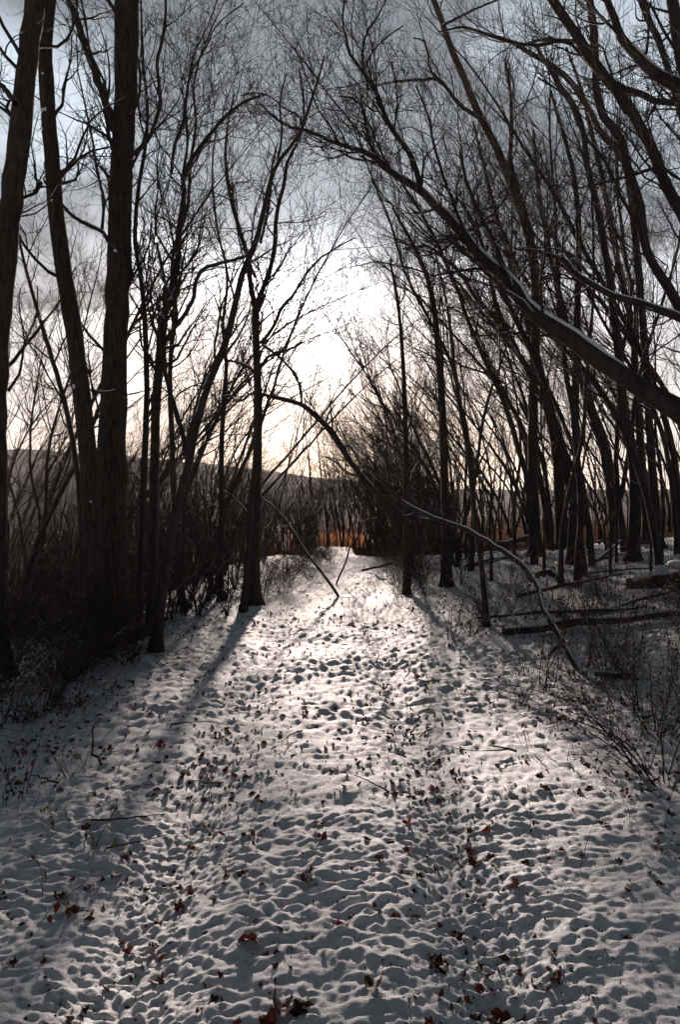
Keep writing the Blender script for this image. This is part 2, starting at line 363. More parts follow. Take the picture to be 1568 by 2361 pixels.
TREES = []
def hero_tree(name, label, trunk, dep, limbs=(), dens=(1.0, 2.2, 4.5, 5.0), L=(1.7, 0.75, 0.36, 0.2), t0=0.25, up=0.10, bias=(0, 0, 0), ang=0.75, snow=0.3, bark=None, group=None, ground=True, patches=0, cat='tree', tw_mat=None, taper_tip=True, gn=0.13, snow_trunk=0.0, flare=0.55, sides=12, kink=0.3):
    bark = bark or M_BARK2; tw_mat = tw_mat or M_TWIG
    P, Rd = traced(trunk, 44, dep)
    seed = len(TREES)+3
    if ground:
        b = P[0].copy(); gz_ = float(hbase(b[0], b[1]))
        k = np.exp(-np.arange(len(P))/5.0)
        P[:, 2] += (gz_-0.06-b[2])*k
        s = np.concatenate([[0], np.cumsum(np.linalg.norm(np.diff(P, axis=0), axis=1))])
        Rd = Rd*(1+flare*1.4*np.exp(-s/0.16))
        # sampled again densely so the root flare is round
    Rd = rough(Rd, 0.12, seed)
    ks = np.arange(len(P))*0.9+seed*5.3; kz = np.zeros(len(P))+seed
    P = P+np.stack([pn(ks, kz, 71), pn(ks, kz, 72), 0.5*pn(ks, kz, 73)], -1)*(Rd*kink)[:, None]*np.clip(np.arange(len(P))/6.0, 0, 1)[:, None]
    org = P[0].copy()
    root = thing(name, label, cat, org, group)
    P1, R1 = P[None], Rd[None]
    tube_obj('trunk', [(P1, R1, sides)], bark, root, org)
    LP, LR = [], []
    for lb in limbs:
        ldep = lb[1] if len(lb) > 1 else dep
        q, r = traced(lb[0], 24, ldep); r = rough(r, 0.12, seed+7)
        ks = np.arange(24)*0.8+len(LP)*9.1; q = q+np.stack([pn(ks, ks*0+seed, 74), pn(ks, ks*0+seed, 75), pn(ks, ks*0+seed, 76)], -1)*(r*0.9)[:, None]*np.clip(np.arange(24)/4.0, 0, 1)[:, None]
        LP.append(q); LR.append(r)
        tube_obj('limb', [(q[None], r[None], 7)], bark, root, org)
    # crown
    dens = np.asarray(dens)*np.array([1.45, 1.65, 1.4, .85]); gn = gn*1.75
    src = [(P1, R1)] + ([(np.array(LP), np.array(LR))] if LP else [])
    b1, b2, b3, b4 = [], [], [], []; sn = []
    for k_, (p, r) in enumerate(src):
        ln = plen(p)
        tt = t0 if k_ == 0 else 0.12
        c1, r1, l1 = spawn(p, r, dens[0]*ln*(1 if k_ == 0 else 1.5), tt, 0.99, ang, L[0] if k_ == 0 else np.minimum(L[0], ln*0.55), 9, gn, up, 0.42, bias, 0.45, 0.022)
        b1.append((c1, r1)); 
        if k_ > 0: b1_l = (p, r); sn.append((p, r))
        c2, r2, l2 = spawn(c1, r1, dens[1]*l1, 0.12, 1.0, 0.75, np.minimum(L[1], l1*0.6), 7, gn*1.1, up, 0.62, np.asarray(bias)*0.7, 0.4, 0.010)
        b2.append((c2, r2))
        c3, r3, l3 = spawn(c2, r2, dens[2]*l2, 0.1, 1.0, 0.75, np.minimum(L[2], l2*0.7), 5, gn*1.2, up, 0.62, np.asarray(bias)*0.5, 0.35, 0.007, 0.0040)
        b3.append((c3, r3))
        if dens[3]:
            c4, r4, l4 = spawn(c3, r3, dens[3]*l3, 0.15, 1.0, 0.7, np.minimum(L[3], l3*0.7), 4, gn*1.2, up, 0.7, (0, 0, 0), 0.3, 0.005, 0.0033)
            b4.append((c4, r4))
    cat_ = lambda b: (np.concatenate([q[0] for q in b]), np.concatenate([q[1] for q in b]))
    bs = [(*cat_(b1), 5), (*cat_(b2), 4), (*cat_(b3), 3)] + ([(*cat_(b4), 3)] if b4 else [])
    tube_obj('crown', bs, tw_mat, root, org)
    # snow along boughs
    sb = []
    if snow > 0:
        for p, r in b1+sn:
            q = snow_on(p, r, snow, 2.0, seed)
            if len(q[0]): sb.append((*q, 6))
    if snow_trunk > 0: sb.append((*snow_on(P1, R1, snow_trunk, 1.1, seed, 0.90, 0.44), 8))
    if sb: tube_obj('snow_cover', sb, M_SNOWCAP, root, org)
    if patches:
        for j in range(patches):
            t = R.uniform(0.15, 0.9); i = int(t*43); rr = Rd[i]
            az = R.uniform(-2.7, -0.6)
            c = P[i]+np.array([math.cos(az)*rr*0.96, math.sin(az)*rr*0.96, 0])
            snow_blob('snow_patch', c-org, R.uniform(.009, .026), root, R.uniform(.7, 1.3))
    TREES.append(root); return root

import bmesh
def blob_mesh(seed, sub=2):
    bm = bmesh.new(); bmesh.ops.create_icosphere(bm, subdivisions=sub, radius=1.0)
    rg = np.random.default_rng(seed); ph = rg.uniform(0, 6, 6)
    for v in bm.verts:
        c = v.co; v.co = c*(1+0.16*math.sin(3.1*c.x+ph[0])+0.13*math.sin(3.7*c.y+ph[1])+0.13*math.sin(4.1*c.z+ph[2])+0.06*math.sin(8*c.x+7*c.y+ph[3]))
    me = bpy.data.meshes.new('snow_lump'); bm.to_mesh(me); bm.free()
    me.polygons.foreach_set('use_smooth', np.ones(len(me.polygons), bool)); return me
BLOBS = [blob_mesh(i) for i in range(5)]
def snow_blob(name, c, s, parent, zs=1.0):
    o = add(name, BLOBS[int(R.integers(5))], M_SNOWCAP, parent, loc=c); o.scale = (s, s*0.8, s*zs); o.rotation_euler = (0, 0, R.uniform(0, 6)); return o

# --- tall trunks at the edge of the track on the side of the valley
hero_tree('bare_tree', 'leftmost thick ridged trunk, cut off by the picture edge', [(12,1572,50),(-2,1450,46),(-8,1300,44),(-6,1100,44),(-6,850,46),(12,600,50),(28,450,50),(47,300,48),(62,150,45),(82,0,44),(98,-150,40),(112,-300,36)], (6.3, 7.2),
    limbs=[([(36,240,14),(10,205,12),(-20,180,10),(-60,150,8)],), ([(20,900,8),(45,860,6),(55,800,5),(85,720,4),(86,660,3)],)], bark=M_BARK, t0=0.3, dens=(1.1,2.2,4,4), L=(1.5,.7,.35,.2), patches=2, flare=0.35)
hero_tree('bare_tree', 'thick trunk dotted with snow patches, leaning toward the leftmost trunk', [(220,1512,50),(215,1316,45),(208,1110,43),(192,940,40),(174,790,38),(142,590,37),(131,500,36),(118,350,34),(108,200,34),(103,110,32),(114,0,30),(126,-150,26),(136,-300,22)], (7.3, 7.8),
    limbs=[([(140,470,8),(170,500,8),(205,520,9),(235,535,8),(250,560,6)], ), ([(212,900,7),(235,905,7),(270,900,5)],)], bark=M_BARK, t0=0.35, dens=(.7,2.2,4,4), L=(1.4,.7,.35,.2), patches=9, flare=0.4)
hero_tree('bare_tree', 'thickest dark trunk, forking high, beside the snow-dotted trunk', [(262,1492,80),(259,1300,72),(257,1100,68),(262,900,60),(266,790,54),(275,590,54),(280,400,50),(290,200,51),(292,0,54),(294,-140,50),(296,-300,46)], (7.9, 8.4),
    limbs=[([(268,310,18),(245,240,18),(220,170,18),(195,100,17),(175,40,16),(155,-10,15),(135,-80,14)], (8.1, 8.6)),
           ([(300,362,10),(340,325,10),(357,285,9),(370,225,9),(366,190,8),(362,150,8),(378,75,7),(382,0,6),(380,-60,5)], (8.1, 7.9)),
           ([(292,60,10),(262,20,9),(235,-20,8),(215,-70,7)], (8.2, 8.6))], bark=M_BARK, t0=0.3, dens=(1.1,2.3,4.2,4.5), L=(1.7,.8,.38,.2), snow=0.5, patches=2, flare=0.3)
hero_tree('bare_tree', 'slim stem arching over to the track behind the thickest trunk', [(345,1470,24),(352,1300,22),(356,1090,21),(360,940,20),(367,840,19),(375,740,18),(398,655,16),(411,590,14),(410,555,13),(424,450,12),(424,410,12),(455,350,10),(485,310,9),(530,260,7),(570,232,6),(615,218,4)], (8.6, 9.6),
    limbs=[([(420,415,7),(432,330,6),(428,240,6),(436,180,5),(450,120,4),(480,60,3),(500,0,3)], (9.1,9.6)), ([(395,400,8),(402,340,7),(420,290,7),(430,230,6),(440,170,5),(470,120,4),(500,60,3),(560,10,3)], (9.3,10))],
    t0=0.4, dens=(2.6,3.0,4.5,4.6), L=(1.5,.75,.38,.22), up=0.10, snow=0.3)
hero_tree('bare_tree', 'thin crooked stem close behind the thickest trunk', [(316,1478,18),(325,1300,16),(332,1090,15),(338,940,13),(336,790,12),(326,650,10),(312,560,10),(320,430,9),(335,340,8),(340,260,7),(330,150,6),(325,0,4)], (8.2, 8.8), t0=0.3, dens=(1.5,2.5,4.5,4.5), L=(1.3,.65,.34,.2), patches=3)
hero_tree('bare_tree', 'slanting pale brown trunk leaning toward the centre tree', [(358,1497,26),(370,1380,24),(390,1250,22),(420,1120,20),(435,1070,18),(450,990,17),(480,890,16),(520,790,15),(545,690,14),(565,615,14),(582,580,13),(607,490,11),(625,415,10),(637,382,9),(665,345,8),(695,300,7),(715,240,6),(732,190,5),(748,130,4)], (7.6, 8.8),
    limbs=[([(434,1050,13),(418,990,12),(400,930,11),(385,880,10),(378,800,9),(384,700,8),(375,620,6),(360,560,5)], (8,8.2)),
           ([(375,800,10),(400,760,10),(430,720,10),(445,690,9),(455,640,9),(470,620,8),(520,605,7),(570,590,6)], (8.1,8.4)),
           ([(640,380,6),(650,300,5),(645,240,4),(660,170,3)], (8.6,8.8))], t0=0.4, dens=(1.5,2.5,4.5,5), L=(1.3,.65,.34,.2), snow=0.45, up=0.14)
hero_tree('bare_tree', 'thin tree slanting behind the snow-dotted trunk toward the leftmost one', [(190,1420,15),(180,1100,13),(150,930,11),(112,800,10),(76,680,8),(46,560,6),(32,420,5),(40,250,4)], (10, 10.5), t0=0.3, dens=(1.6,2.4,4,4), L=(1.5,.75,.38,.22), snow=0.3)
hero_tree('bare_tree', 'thin upright tree between the slanting pale trunk and the centre tree', [(508,1400,14),(510,1200,13),(512,1000,11),(518,900,10),(522,840,9),(514,760,7),(524,640,6),(500,520,5),(490,380,4),(500,280,3)], (12, 12.3), t0=0.3, dens=(1.5,2.3,4,3.6), L=(1.4,.7,.36,.22), snow=0.3)
hero_tree('bare_tree', 'thin wavy tree rising behind the slanting pale trunk', [(425,1420,14),(404,1200,13),(396,1000,12),(392,850,11),(404,700,10),(398,590,9),(432,480,8),(440,370,7),(452,280,6),(446,200,5),(478,90,4),(520,0,3)], (10.4, 11), t0=0.3, dens=(1.5,2.3,4,4), L=(1.6,.75,.38,.22), snow=0.3)
# --- the centre tree and the arching trunk lodged in it
hero_tree('bare_tree', 'straight forked tree standing before the sun glow beside the track', [(586,1398,34),(586,1330,28),(588,1250,24),(592,1090,22),(595,940,19),(592,830,17),(589,740,17),(590,712,17),(601,680,12),(620,630,11),(631,585,10),(640,480,9),(655,425,8),(661,380,7),(695,310,6),(700,230,5),(690,160,4)], (11.3, 11.8),
    limbs=[([(590,718,14),(577,650,12),(570,590,11),(546,510,10),(528,440,8),(520,360,7),(525,290,5),(540,220,4)], (11.6,12)),
           ([(601,792,9),(630,755,8),(650,710,8),(672,685,7),(692,655,6),(715,620,5),(740,595,5),(770,575,4),(818,548,3)], (11.5,10.8)),
           ([(597,855,8),(612,830,7),(632,815,6),(660,808,5),(690,795,3)], (11.5,11)), ([(612,800,6),(640,820,6),(665,845,5),(685,875,5),(695,905,5),(694,928,4)], (11.5,11)),
           ([(592,862,8),(570,845,7),(545,835,6),(520,830,4)], (11.5,11.7)), ([(594,905,7),(575,910,6),(560,922,6),(545,925,5),(530,912,4),(515,915,3)], (11.5,11.5)),
           ([(600,560,7),(615,500,7),(625,430,6),(628,380,5),(640,330,4)], (11.7,12)), ([(588,640,6),(560,560,6),(540,480,5),(535,420,4)], (11.7,11.9))],
    t0=0.42, dens=(1.4,2.3,3.8,3.6), L=(1.2,.65,.34,.2), up=0.10, snow=0.4, patches=3)
hero_tree('bare_tree', 'second slim trunk leaning on the foot of the centre tree', [(560,1415,16),(570,1310,14),(577,1200,12),(586,1090,10),(596,980,7)], (10.6, 11.0), t0=0.5, dens=(.8,2,3,3), L=(.8,.5,.3,.2))
hero_tree('arching_tree', 'bent dark trunk arching over the track into the centre tree', [(960,1335,11),(944,1281,10),(934,1262,10),(915,1227,10),(899,1192,10),(883,1163,11),(870,1140,11),(851,1118,12),(832,1096,13),(810,1067,14),(790,1035,15),(775,1012,15),(755,985,14),(730,960,13),(700,936,11),(675,926,10),(635,917,9),(602,908,7)], (16.5, 11.2),
    limbs=[([(697,934,5),(694,915,5),(690,890,4),(680,860,3),(662,838,2)], (11.8,11.6)), ([(835,1100,5),(800,1090,4),(770,1062,3),(740,1050,2)], (14,13.6))], t0=0.35, dens=(.9,2,3.5,3), L=(.8,.45,.28,.2), up=0.10, snow_trunk=0.55)
hero_tree('fallen_tree', 'long snow-topped dead trunk leaning from the shrubs up across the wood', [(1339,1533,15),(1314,1496,14),(1297,1468,14),(1279,1440,14),(1260,1412,13),(1250,1388,13),(1245,1362,13),(1232,1336,13),(1212,1309,12),(1184,1286,12),(1144,1261,11),(1104,1236,11),(1084,1224,11),(1034,1206,10),(969,1180,9),(935,1160,8),(904,1135,8),(880,1108,7),(866,1095,7),(864,1075,6),(849,1050,4)], (6.85, 9.2),
    limbs=[([(1300,1476,10),(1284,1490,9),(1266,1510,7)], (7.0,6.9)), ([(866,1092,4),(840,1060,4),(825,1062,3),(795,1062,3),(750,1052,2)], (9.1,9.2)), ([(1250,1370,10),(1243,1380,8),(1241,1395,5)], (7.6, 7.5))],
    t0=0.15, dens=(1.0,1.6,3,2), L=(.5,.35,.25,.15), snow_trunk=0.85, snow=0.6, cat='fallen tree', flare=0.1, kink=1.3)
hero_tree('fallen_sapling', 'thin snow-lined broken sapling leaning over the left verge of the track', [(786,1376,6),(765,1348,6),(733,1307,6),(720,1291,5),(697,1259,5),(681,1233,5),(662,1204,4.5),(640,1176,4),(632,1156,3.5),(635,1137,3),(649,1115,3),(659,1089,2.5),(688,1057,2)], (12.3, 11.6),
    limbs=[([(638,1174,3),(622,1160,3),(608,1150,2.5),(598,1140,2)], (11.8,11.7)), ([(634,1170,3),(628,1195,3),(616,1215,3),(598,1222,3),(582,1230,2)], (11.8,11.5))], t0=0.3, dens=(.8,2,3,2), L=(.5,.3,.2,.12), snow_trunk=1.0, snow=0.8, cat='sapling', flare=0)
hero_tree('bent_sapling', 'thin bent sapling arching at the mouth of the far bend', [(773,1348,4.5),(784,1323,4),(797,1297,4),(806,1265,3.5),(816,1248,3.5),(830,1230,3),(835,1214,2.5),(848,1198,2.5),(872,1194,2)], (14.5, 14.3), t0=0.4, dens=(.8,2,3,2), L=(.5,.3,.2,.12), snow_trunk=0.7, cat='sapling', flare=0)
# --- big leaning trees on the wood side
LB = (-0.05, 0, 0.0)
hero_tree('leaning_tree', 'big diagonal trunk with a snow line, leaning over the track from the edge', [(1900,1500,80),(1820,1260,72),(1700,1080,64),(1620,1000,58),(1568,950,52),(1534,930,47),(1484,900,43),(1434,865,40),(1384,832,39),(1334,795,38),(1284,760,36),(1249,735,33),(1225,722,28),(1199,680,27),(1165,640,26),(1134,616,25),(1104,588,24),(1074,550,22),(1034,505,20),(999,470,18),(969,440,17),(929,415,15),(884,385,13),(859,360,12),(824,345,10),(784,335,9),(740,315,8),(700,300,7),(665,293,6),(640,278,5),(600,240,4)], (7.6, 11.0),
    limbs=[([(969,442,14),(966,415,14),(949,365,13),(924,325,12),(894,285,11),(879,240,10),(859,200,9),(829,155,8),(804,120,7),(799,90,6),(790,50,5),(794,0,4),(790,-40,3)], (9.8,10.8)),
           ([(866,365,7),(850,320,7),(842,285,6),(834,245,6),(812,228,5),(784,222,4)], (10.2,10.4)),
           ([(784,335,5),(760,290,5),(735,255,4),(715,200,4),(700,160,3),(680,110,3)], (10.6,11)),
           ([(850,210,6),(835,130,5),(845,80,5),(870,40,4),(890,0,3)], (10.4,10.8)),
           ([(700,302,5),(690,270,5),(655,250,4),(625,225,4),(590,215,3),(555,222,3)], (10.8,11)),
           ([(835,172,4),(860,120,4),(895,85,3.5),(930,60,3)], (10.4,10.7)),
           ([(1080,556,9),(1050,480,8),(1020,400,7),(1000,330,6),(985,260,5),(960,200,4)], (9.4,10.2)),
           ([(1180,660,10),(1150,580,9),(1110,500,8),(1080,430,7),(1060,350,5)], (9,9.8))],
    t0=0.42, dens=(2.2,3.0,4.6,4.6), L=(1.7,.85,.42,.24), up=0.10, bias=LB, snow=0.45, snow_trunk=0.72, sides=14)
hero_tree('bare_tree', 'tall trunk curving up behind the diagonal snow-lined trunk', [(1236,1290,30),(1230,1140,25),(1229,990,23),(1232,840,22),(1237,700,21),(1230,600,22),(1204,490,22),(1184,430,20),(1164,390,20),(1144,340,18),(1124,300,18),(1104,265,17),(1079,205,16),(1059,155,15),(1039,110,15),(1024,65,14),(1009,25,13),(999,0,12),(980,-60,10)], (21, 18),
    limbs=[([(1104,272,9),(1064,245,9),(1034,210,8),(1014,185,8),(974,185,7),(934,187,6),(894,192,5),(864,200,4)], (18.5,17.5)), ([(1014,186,6),(992,160,5),(986,120,5),(975,95,4),(955,88,3)], (18,17.8)),
           ([(1223,662,9),(1188,604,9),(1172,566,9),(1156,530,9),(1143,512,8),(1110,520,8),(1085,530,7),(1054,540,7),(1019,556,6),(989,585,4)], (19,17)),
           ([(1230,870,14),(1200,822,14),(1175,774,13),(1146,710,12),(1130,636,10),(1110,560,8),(1085,500,6)], (20,19)), ([(1226,860,13),(1178,790,12),(1140,732,11),(1098,688,10),(1066,636,9),(1030,600,8),(990,570,6),(930,575,4)], (20,18)),
           ([(1213,500,14),(1195,440,13),(1178,380,12),(1180,300,10),(1178,220,8),(1165,140,6)], (19,19.5)), ([(1020,60,6),(1060,40,6),(1100,20,5),(1150,0,4)], (18,18))],
    t0=0.3, dens=(.9,1.6,2.6,2.4), L=(2.6,1.25,.6,.35), up=0.12, bias=LB, snow=0.4)
hero_tree('leaning_tree', 'dark trunk bowed inward at the picture edge above the diagonal trunk', [(1640,1330,30),(1625,1100,26),(1600,850,24),(1568,712,22),(1530,646,21),(1508,614,20),(1488,566,20),(1479,502,20),(1469,448,20),(1450,400,20),(1440,352,20),(1428,314,20),(1392,272,18),(1378,224,17),(1373,160,17),(1370,80,17),(1360,0,16),(1350,-80,14)], (14.5, 15.5), t0=0.35, dens=(1.0,1.9,3.2,3), L=(2.1,1.0,.5,.3), up=0.12, bias=LB, limbs=[([(1490,540,8),(1440,470,8),(1400,380,7),(1340,300,6),(1300,220,5),(1240,180,4)], (15,15))])
hero_tree('leaning_tree', 'thick bough sweeping in at the top edge with a bright rim', [(1880,1600,60),(1800,900,48),(1740,480,42),(1690,310,38),(1640,240,33),(1568,200,30),(1530,186,28),(1498,160,25),(1466,128,22),(1434,90,20),(1418,48,17),(1399,0,15),(1380,-60,12)], (7.0, 9), t0=0.5, dens=(1.6,2.2,4,4), L=(1.5,.7,.38,.22), up=0.1, bias=LB, snow_trunk=0.5)
hero_tree('leaning_tree', 'thick dark trunk slanting through the upper corner of the wood', [(1700,1420,38),(1680,1000,34),(1640,680,30),(1600,560,28),(1568,482,26),(1546,448,25),(1524,400,24),(1504,346,24),(1482,304,24),(1460,266,24),(1434,224,24),(1405,192,23),(1386,166,22),(1360,134,22),(1338,96,22),(1306,48,21),(1274,0,19),(1240,-60,16)], (10.2, 11.5), t0=0.4, dens=(1.4,2.1,3.8,3.8), L=(1.8,.85,.42,.24), up=0.1, bias=LB,
    limbs=[([(1568,240,14),(1510,232,14),(1470,214,14),(1440,205,13),(1400,180,12),(1360,150,9),(1310,100,7),(1250,92,6),(1190,110,5)], (11,11.5)), ([(1340,98,10),(1290,95,9),(1240,105,8),(1180,98,7),(1130,84,6),(1070,64,5),(1010,75,3)], (11.3,11.5)), ([(1514,386,8),(1466,402,7),(1405,419,6),(1328,436,4)], (10.8,10.2))])
hero_tree('leaning_tree', 'slim trunk near the top corner, cut off at the edge', [(1720,1400,24),(1690,900,21),(1640,500,18),(1580,300,16),(1559,224,15),(1540,160,14),(1520,96,14),(1495,48,13),(1476,0,12),(1455,-60,10)], (10.5, 11), t0=0.4, dens=(1.3,2.1,3.6,3.6), L=(1.5,.75,.4,.22), up=0.1, bias=LB)
hero_tree('leaning_tree', 'heavy trunk filling the extreme top corner', [(1740,1450,50),(1700,900,42),(1640,450,34),(1590,220,30),(1566,100,28),(1550,0,26),(1535,-90,24)], (9.0, 9.6), t0=0.3, dens=(.9,2,3.6,3.6), L=(1.4,.7,.36,.22), up=0.1, bias=LB, snow=0.2)
hero_tree('arching_tree', 'tree whose top bows far over toward the track in a long arc', [(1520,1292,22),(1505,1100,19),(1490,850,17),(1470,600,16),(1460,502,15),(1452,440,15),(1440,380,14),(1428,352,14),(1405,330,14),(1380,298,13),(1360,256,13),(1338,221,13),(1319,192,13),(1296,170,12),(1264,147,12),(1236,131,11),(1204,112,10),(1178,96,9),(1140,86,8),(1108,74,6),(1060,62,4)], (20, 17), t0=0.4, dens=(.9,1.7,2.7,2.4), L=(2.2,1.1,.55,.32), up=0.14, bias=LB)
hero_tree('leaning_tree', 'snow-topped bough sagging in from the edge above the diagonal trunk', [(1830,1480,34),(1800,1150,28),(1730,880,23),(1640,775,20),(1568,733,18),(1514,713,16),(1466,697,15),(1418,684,14),(1370,659,13),(1322,627,12),(1303,601,10),(1264,587,8),(1236,578,6),(1190,575,4)], (8.0, 9.4),
    limbs=[([(1376,662,6),(1340,610,5),(1320,588,5),(1290,576,4),(1180,572,3)], (9,9.6)), ([(1310,612,6),(1290,613,5),(1265,616,3)], (9.2,9))], t0=0.5, dens=(.7,2,3.4,3), L=(.9,.5,.3,.2), snow_trunk=1.0, snow=0.5)
hero_tree('bare_tree', 'trunk with a broad flared foot in the snowy wood', [(1322,1320,34),(1322,1230,23),(1326,1130,19),(1330,1040,17),(1326,940,17),(1328,850,16),(1332,700,15),(1335,580,13),(1332,480,12),(1318,380,10),(1296,300,8),(1270,210,6)], (17.4, 18.5), t0=0.35, dens=(1,1.7,2.6,2.4), L=(2.2,1.1,.55,.32), bias=LB, flare=0.2, patches=4)
hero_tree('leaning_tree', 'slanted trunk rising behind the flared-foot trunk', [(1424,1262,32),(1416,1180,28),(1408,1110,26),(1388,1010,24),(1362,941,22),(1340,860,18),(1310,760,15),(1285,660,13),(1260,540,11),(1240,420,9),(1230,300,6)], (24, 22), t0=0.4, dens=(.9,1.5,2.2,2), L=(2.6,1.3,.65,.38), bias=LB, snow_trunk=0.3)
hero_tree('bare_tree', 'straight dark trunk standing on the open snow slope', [(1460,1322,30),(1464,1200,26),(1462,1070,25),(1450,1005,24),(1437,941,22),(1430,850,20),(1420,760,18),(1405,640,17),(1392,560,16),(1380,490,15),(1354,384,13),(1341,288,12),(1322,240,11),(1296,205,10),(1260,150,8),(1228,90,5)], (17.2, 17), t0=0.35, dens=(1,1.7,2.7,2.5), L=(2.2,1.1,.55,.32), bias=LB, patches=4)
hero_tree('bare_tree', 'trunk a step behind the straight one on the open snow slope', [(1494,1278,27),(1490,1165,21),(1479,1069,19),(1472,941,17),(1466,886,16),(1460,758,15),(1437,662,15),(1418,566,14),(1405,500,13),(1383,384,11),(1360,288,10),(1338,200,8),(1306,110,5)], (22.5, 22), t0=0.35, dens=(.9,1.5,2.3,2), L=(2.6,1.3,.65,.38), bias=LB, patches=5)
hero_tree('leaning_tree', 'trunk tilting between the curving trunk and the flared foot', [(1296,1275,28),(1293,1200,25),(1290,1130,24),(1280,1010,23),(1264,941,21),(1240,830,17),(1205,700,14),(1175,600,12),(1140,480,10),(1115,380,8),(1090,280,5)], (23.5, 22.5), t0=0.4, dens=(.9,1.5,2.3,2), L=(2.6,1.3,.65,.38), bias=LB)
hero_tree('young_tree', 'young thin tree standing alone in the snowy shrubs at the wood edge', [(1122,1442,15),(1117,1370,13),(1110,1300,12),(1100,1240,11),(1092,1165,10),(1080,1050,9),(1060,940,8),(1045,820,7),(1030,700,6),(1005,590,4)], (9.2, 9.6), t0=0.35, dens=(1.4,2.2,3.6,3), L=(1.0,.55,.32,.2), up=0.13, bias=LB, patches=2)
hero_tree('bare_tree', 'upright trunk among the crowded stems where the wood meets the track', [(1030,1352,26),(1028,1200,21),(1025,1090,19),(1020,940,17),(1010,800,15),(1002,720,13),(985,640,11),(950,560,8),(905,480,5)], (14.2, 15), t0=0.3, dens=(1.2,1.9,3,3), L=(1.8,.9,.45,.26), up=0.12, bias=LB)
hero_tree('bare_tree', 'slender trunk nearest the track on the thicket side', [(938,1372,16),(936,1200,14),(935,1000,12),(930,850,10),(920,720,8),(900,600,5)], (12.8, 13.4), t0=0.3, dens=(1.4,2.1,3.4,3), L=(1.3,.7,.38,.22), up=0.12, bias=LB)

# ------------------------------------------------------------------ trees of the wood: prototypes, then copies
def proto_tree(H, r0, lean, dens, L, seed, t0=0.3, nst=1, up=0.12, kind='wood'):
    P = []; Rr = []
    for s in range(nst):
        p = np.zeros((1, 26, 3)); d = np.array([[lean*0.04, R.normal()*0.04, 1.0]])
        if nst > 1: d = d+np.array([[R.normal()*0.28, R.normal()*0.28, 0]])
        d = nz(d); st = H*R.uniform(0.85, 1.05)/25
        for j in range(1, 26):
            d = nz(d+R.normal(size=(1, 3))*np.array([0.07, 0.07, 0])+np.array([[lean*(0.012+0.060*j/25), 0, 0.015]])); p[:, j] = p[:, j-1]+d*st
        p[:, 0, 2] -= 0.35
        P.append(p); Rr.append(r0*R.uniform(.8, 1.1)*(1-0.93*np.linspace(0, 1, 26)**1.1)[None])
    P = np.concatenate(P); Rr = np.concatenate(Rr)
    s = np.linspace(0, H, 26); Rr = Rr*(1+0.4*np.exp(-s/0.35))[None]*(1+0.06*R.normal(size=Rr.shape))
    b = (-0.0+lean*0.07, 0, 0)
    c1, r1, l1 = spawn(P, Rr, dens[0]*H, t0, 0.99, 0.62, L[0], 10, 0.11, up, 0.5, b, 0.55, 0.05)
    c2, r2, l2 = spawn(c1, r1, dens[1]*l1, 0.15, 1.0, 0.7, np.minimum(L[1], l1*0.6), 7, 0.13, up, 0.6, b, 0.4, 0.016)
    c3, r3, l3 = spawn(c2, r2, dens[2]*l2, 0.1, 1.0, 0.7, np.minimum(L[2], l2*.7), 5, 0.15, up*.8, 0.65, (0, 0, 0), 0.35, 0.009, 0.0048)
    c4, r4, l4 = spawn(c3, r3, dens[3]*l3, 0.1, 1.0, 0.7, np.minimum(L[3], l3*.8), 4, 0.15, up*.5, 0.7, (0, 0, 0), 0.3, 0.006, 0.0038)
    root = thing({'wood': 'woodland_tree', 'thicket': 'thicket_tree', 'brush': 'valley_brush', 'sapling': 'woodland_sapling'}[kind], 'x', 'tree', (0, 0, 0))
    tube_obj('trunk', [(P, Rr, 8)], M_BARK2, root)
    tube_obj('crown', [(c1, r1, 5), (c2, r2, 4), (c3, r3, 3), (c4, r4, 3)], M_TWIG if kind == 'wood' else M_BRUSH, root)
    q = snow_on(c1, r1, 0.45, 1.5, seed); q2 = snow_on(P, Rr, 0.3, 1.3, seed+2)
    tube_obj('snow_cover', [(*q, 5), (*q2, 5)], M_SNOWCAP, root)
    return root
def base_ok(x, y): return hbase(x, y)
WOOD = [proto_tree(h, r, ln, dn, (3.2, 1.5, .75, .4), i) for i, (h, r, ln, dn) in enumerate([
    (17, .105, .9, (1.5, 2.3, 2.9, 2.6)), (15, .085, 1.2, (1.5, 2.3, 2.9, 2.6)), (18, .125, .7, (1.4, 2.3, 2.9, 2.6)), (13, .065, 1.4, (1.6, 2.3, 3.0, 2.6)),
    (16, .095, 1.0, (1.5, 2.3, 2.9, 2.6)), (12, .055, .9, (1.7, 2.3, 3.0, 2.6)), (17, .12, 1.5, (1.3, 2.2, 2.8, 2.6)), (14, .07, .3, (1.6, 2.3, 2.9, 2.4))])]
BRUSH = [proto_tree(h, r, ln, dn, (1.5, .8, .45, .3), 40+i, 0.1, n, 0.10, 'brush') for i, (h, r, ln, dn, n) in enumerate([
    (5.0, .022, .9, (.9, 1.7, 1.8, 1.2), 4), (6.0, .026, .4, (.8, 1.6, 1.8, 1.2), 3), (4.0, .018, 1.3, (1.0, 1.8, 2.0, 1.2), 5), (5.5, .03, .8, (.9, 1.7, 1.8, 1.2), 2)])]
SAPL = [proto_tree(h, r, ln, dn, (1.8, .9, .5, .3), 50+i, 0.25, 1, 0.12, 'sapling') for i, (h, r, ln, dn) in enumerate([
    (9, .04, .9, (1.5, 2.0, 2.4, 1.8)), (7, .032, 1.3, (1.6, 2.0, 2.4, 1.8)), (10, .05, .6, (1.4, 2.0, 2.4, 1.8))])]
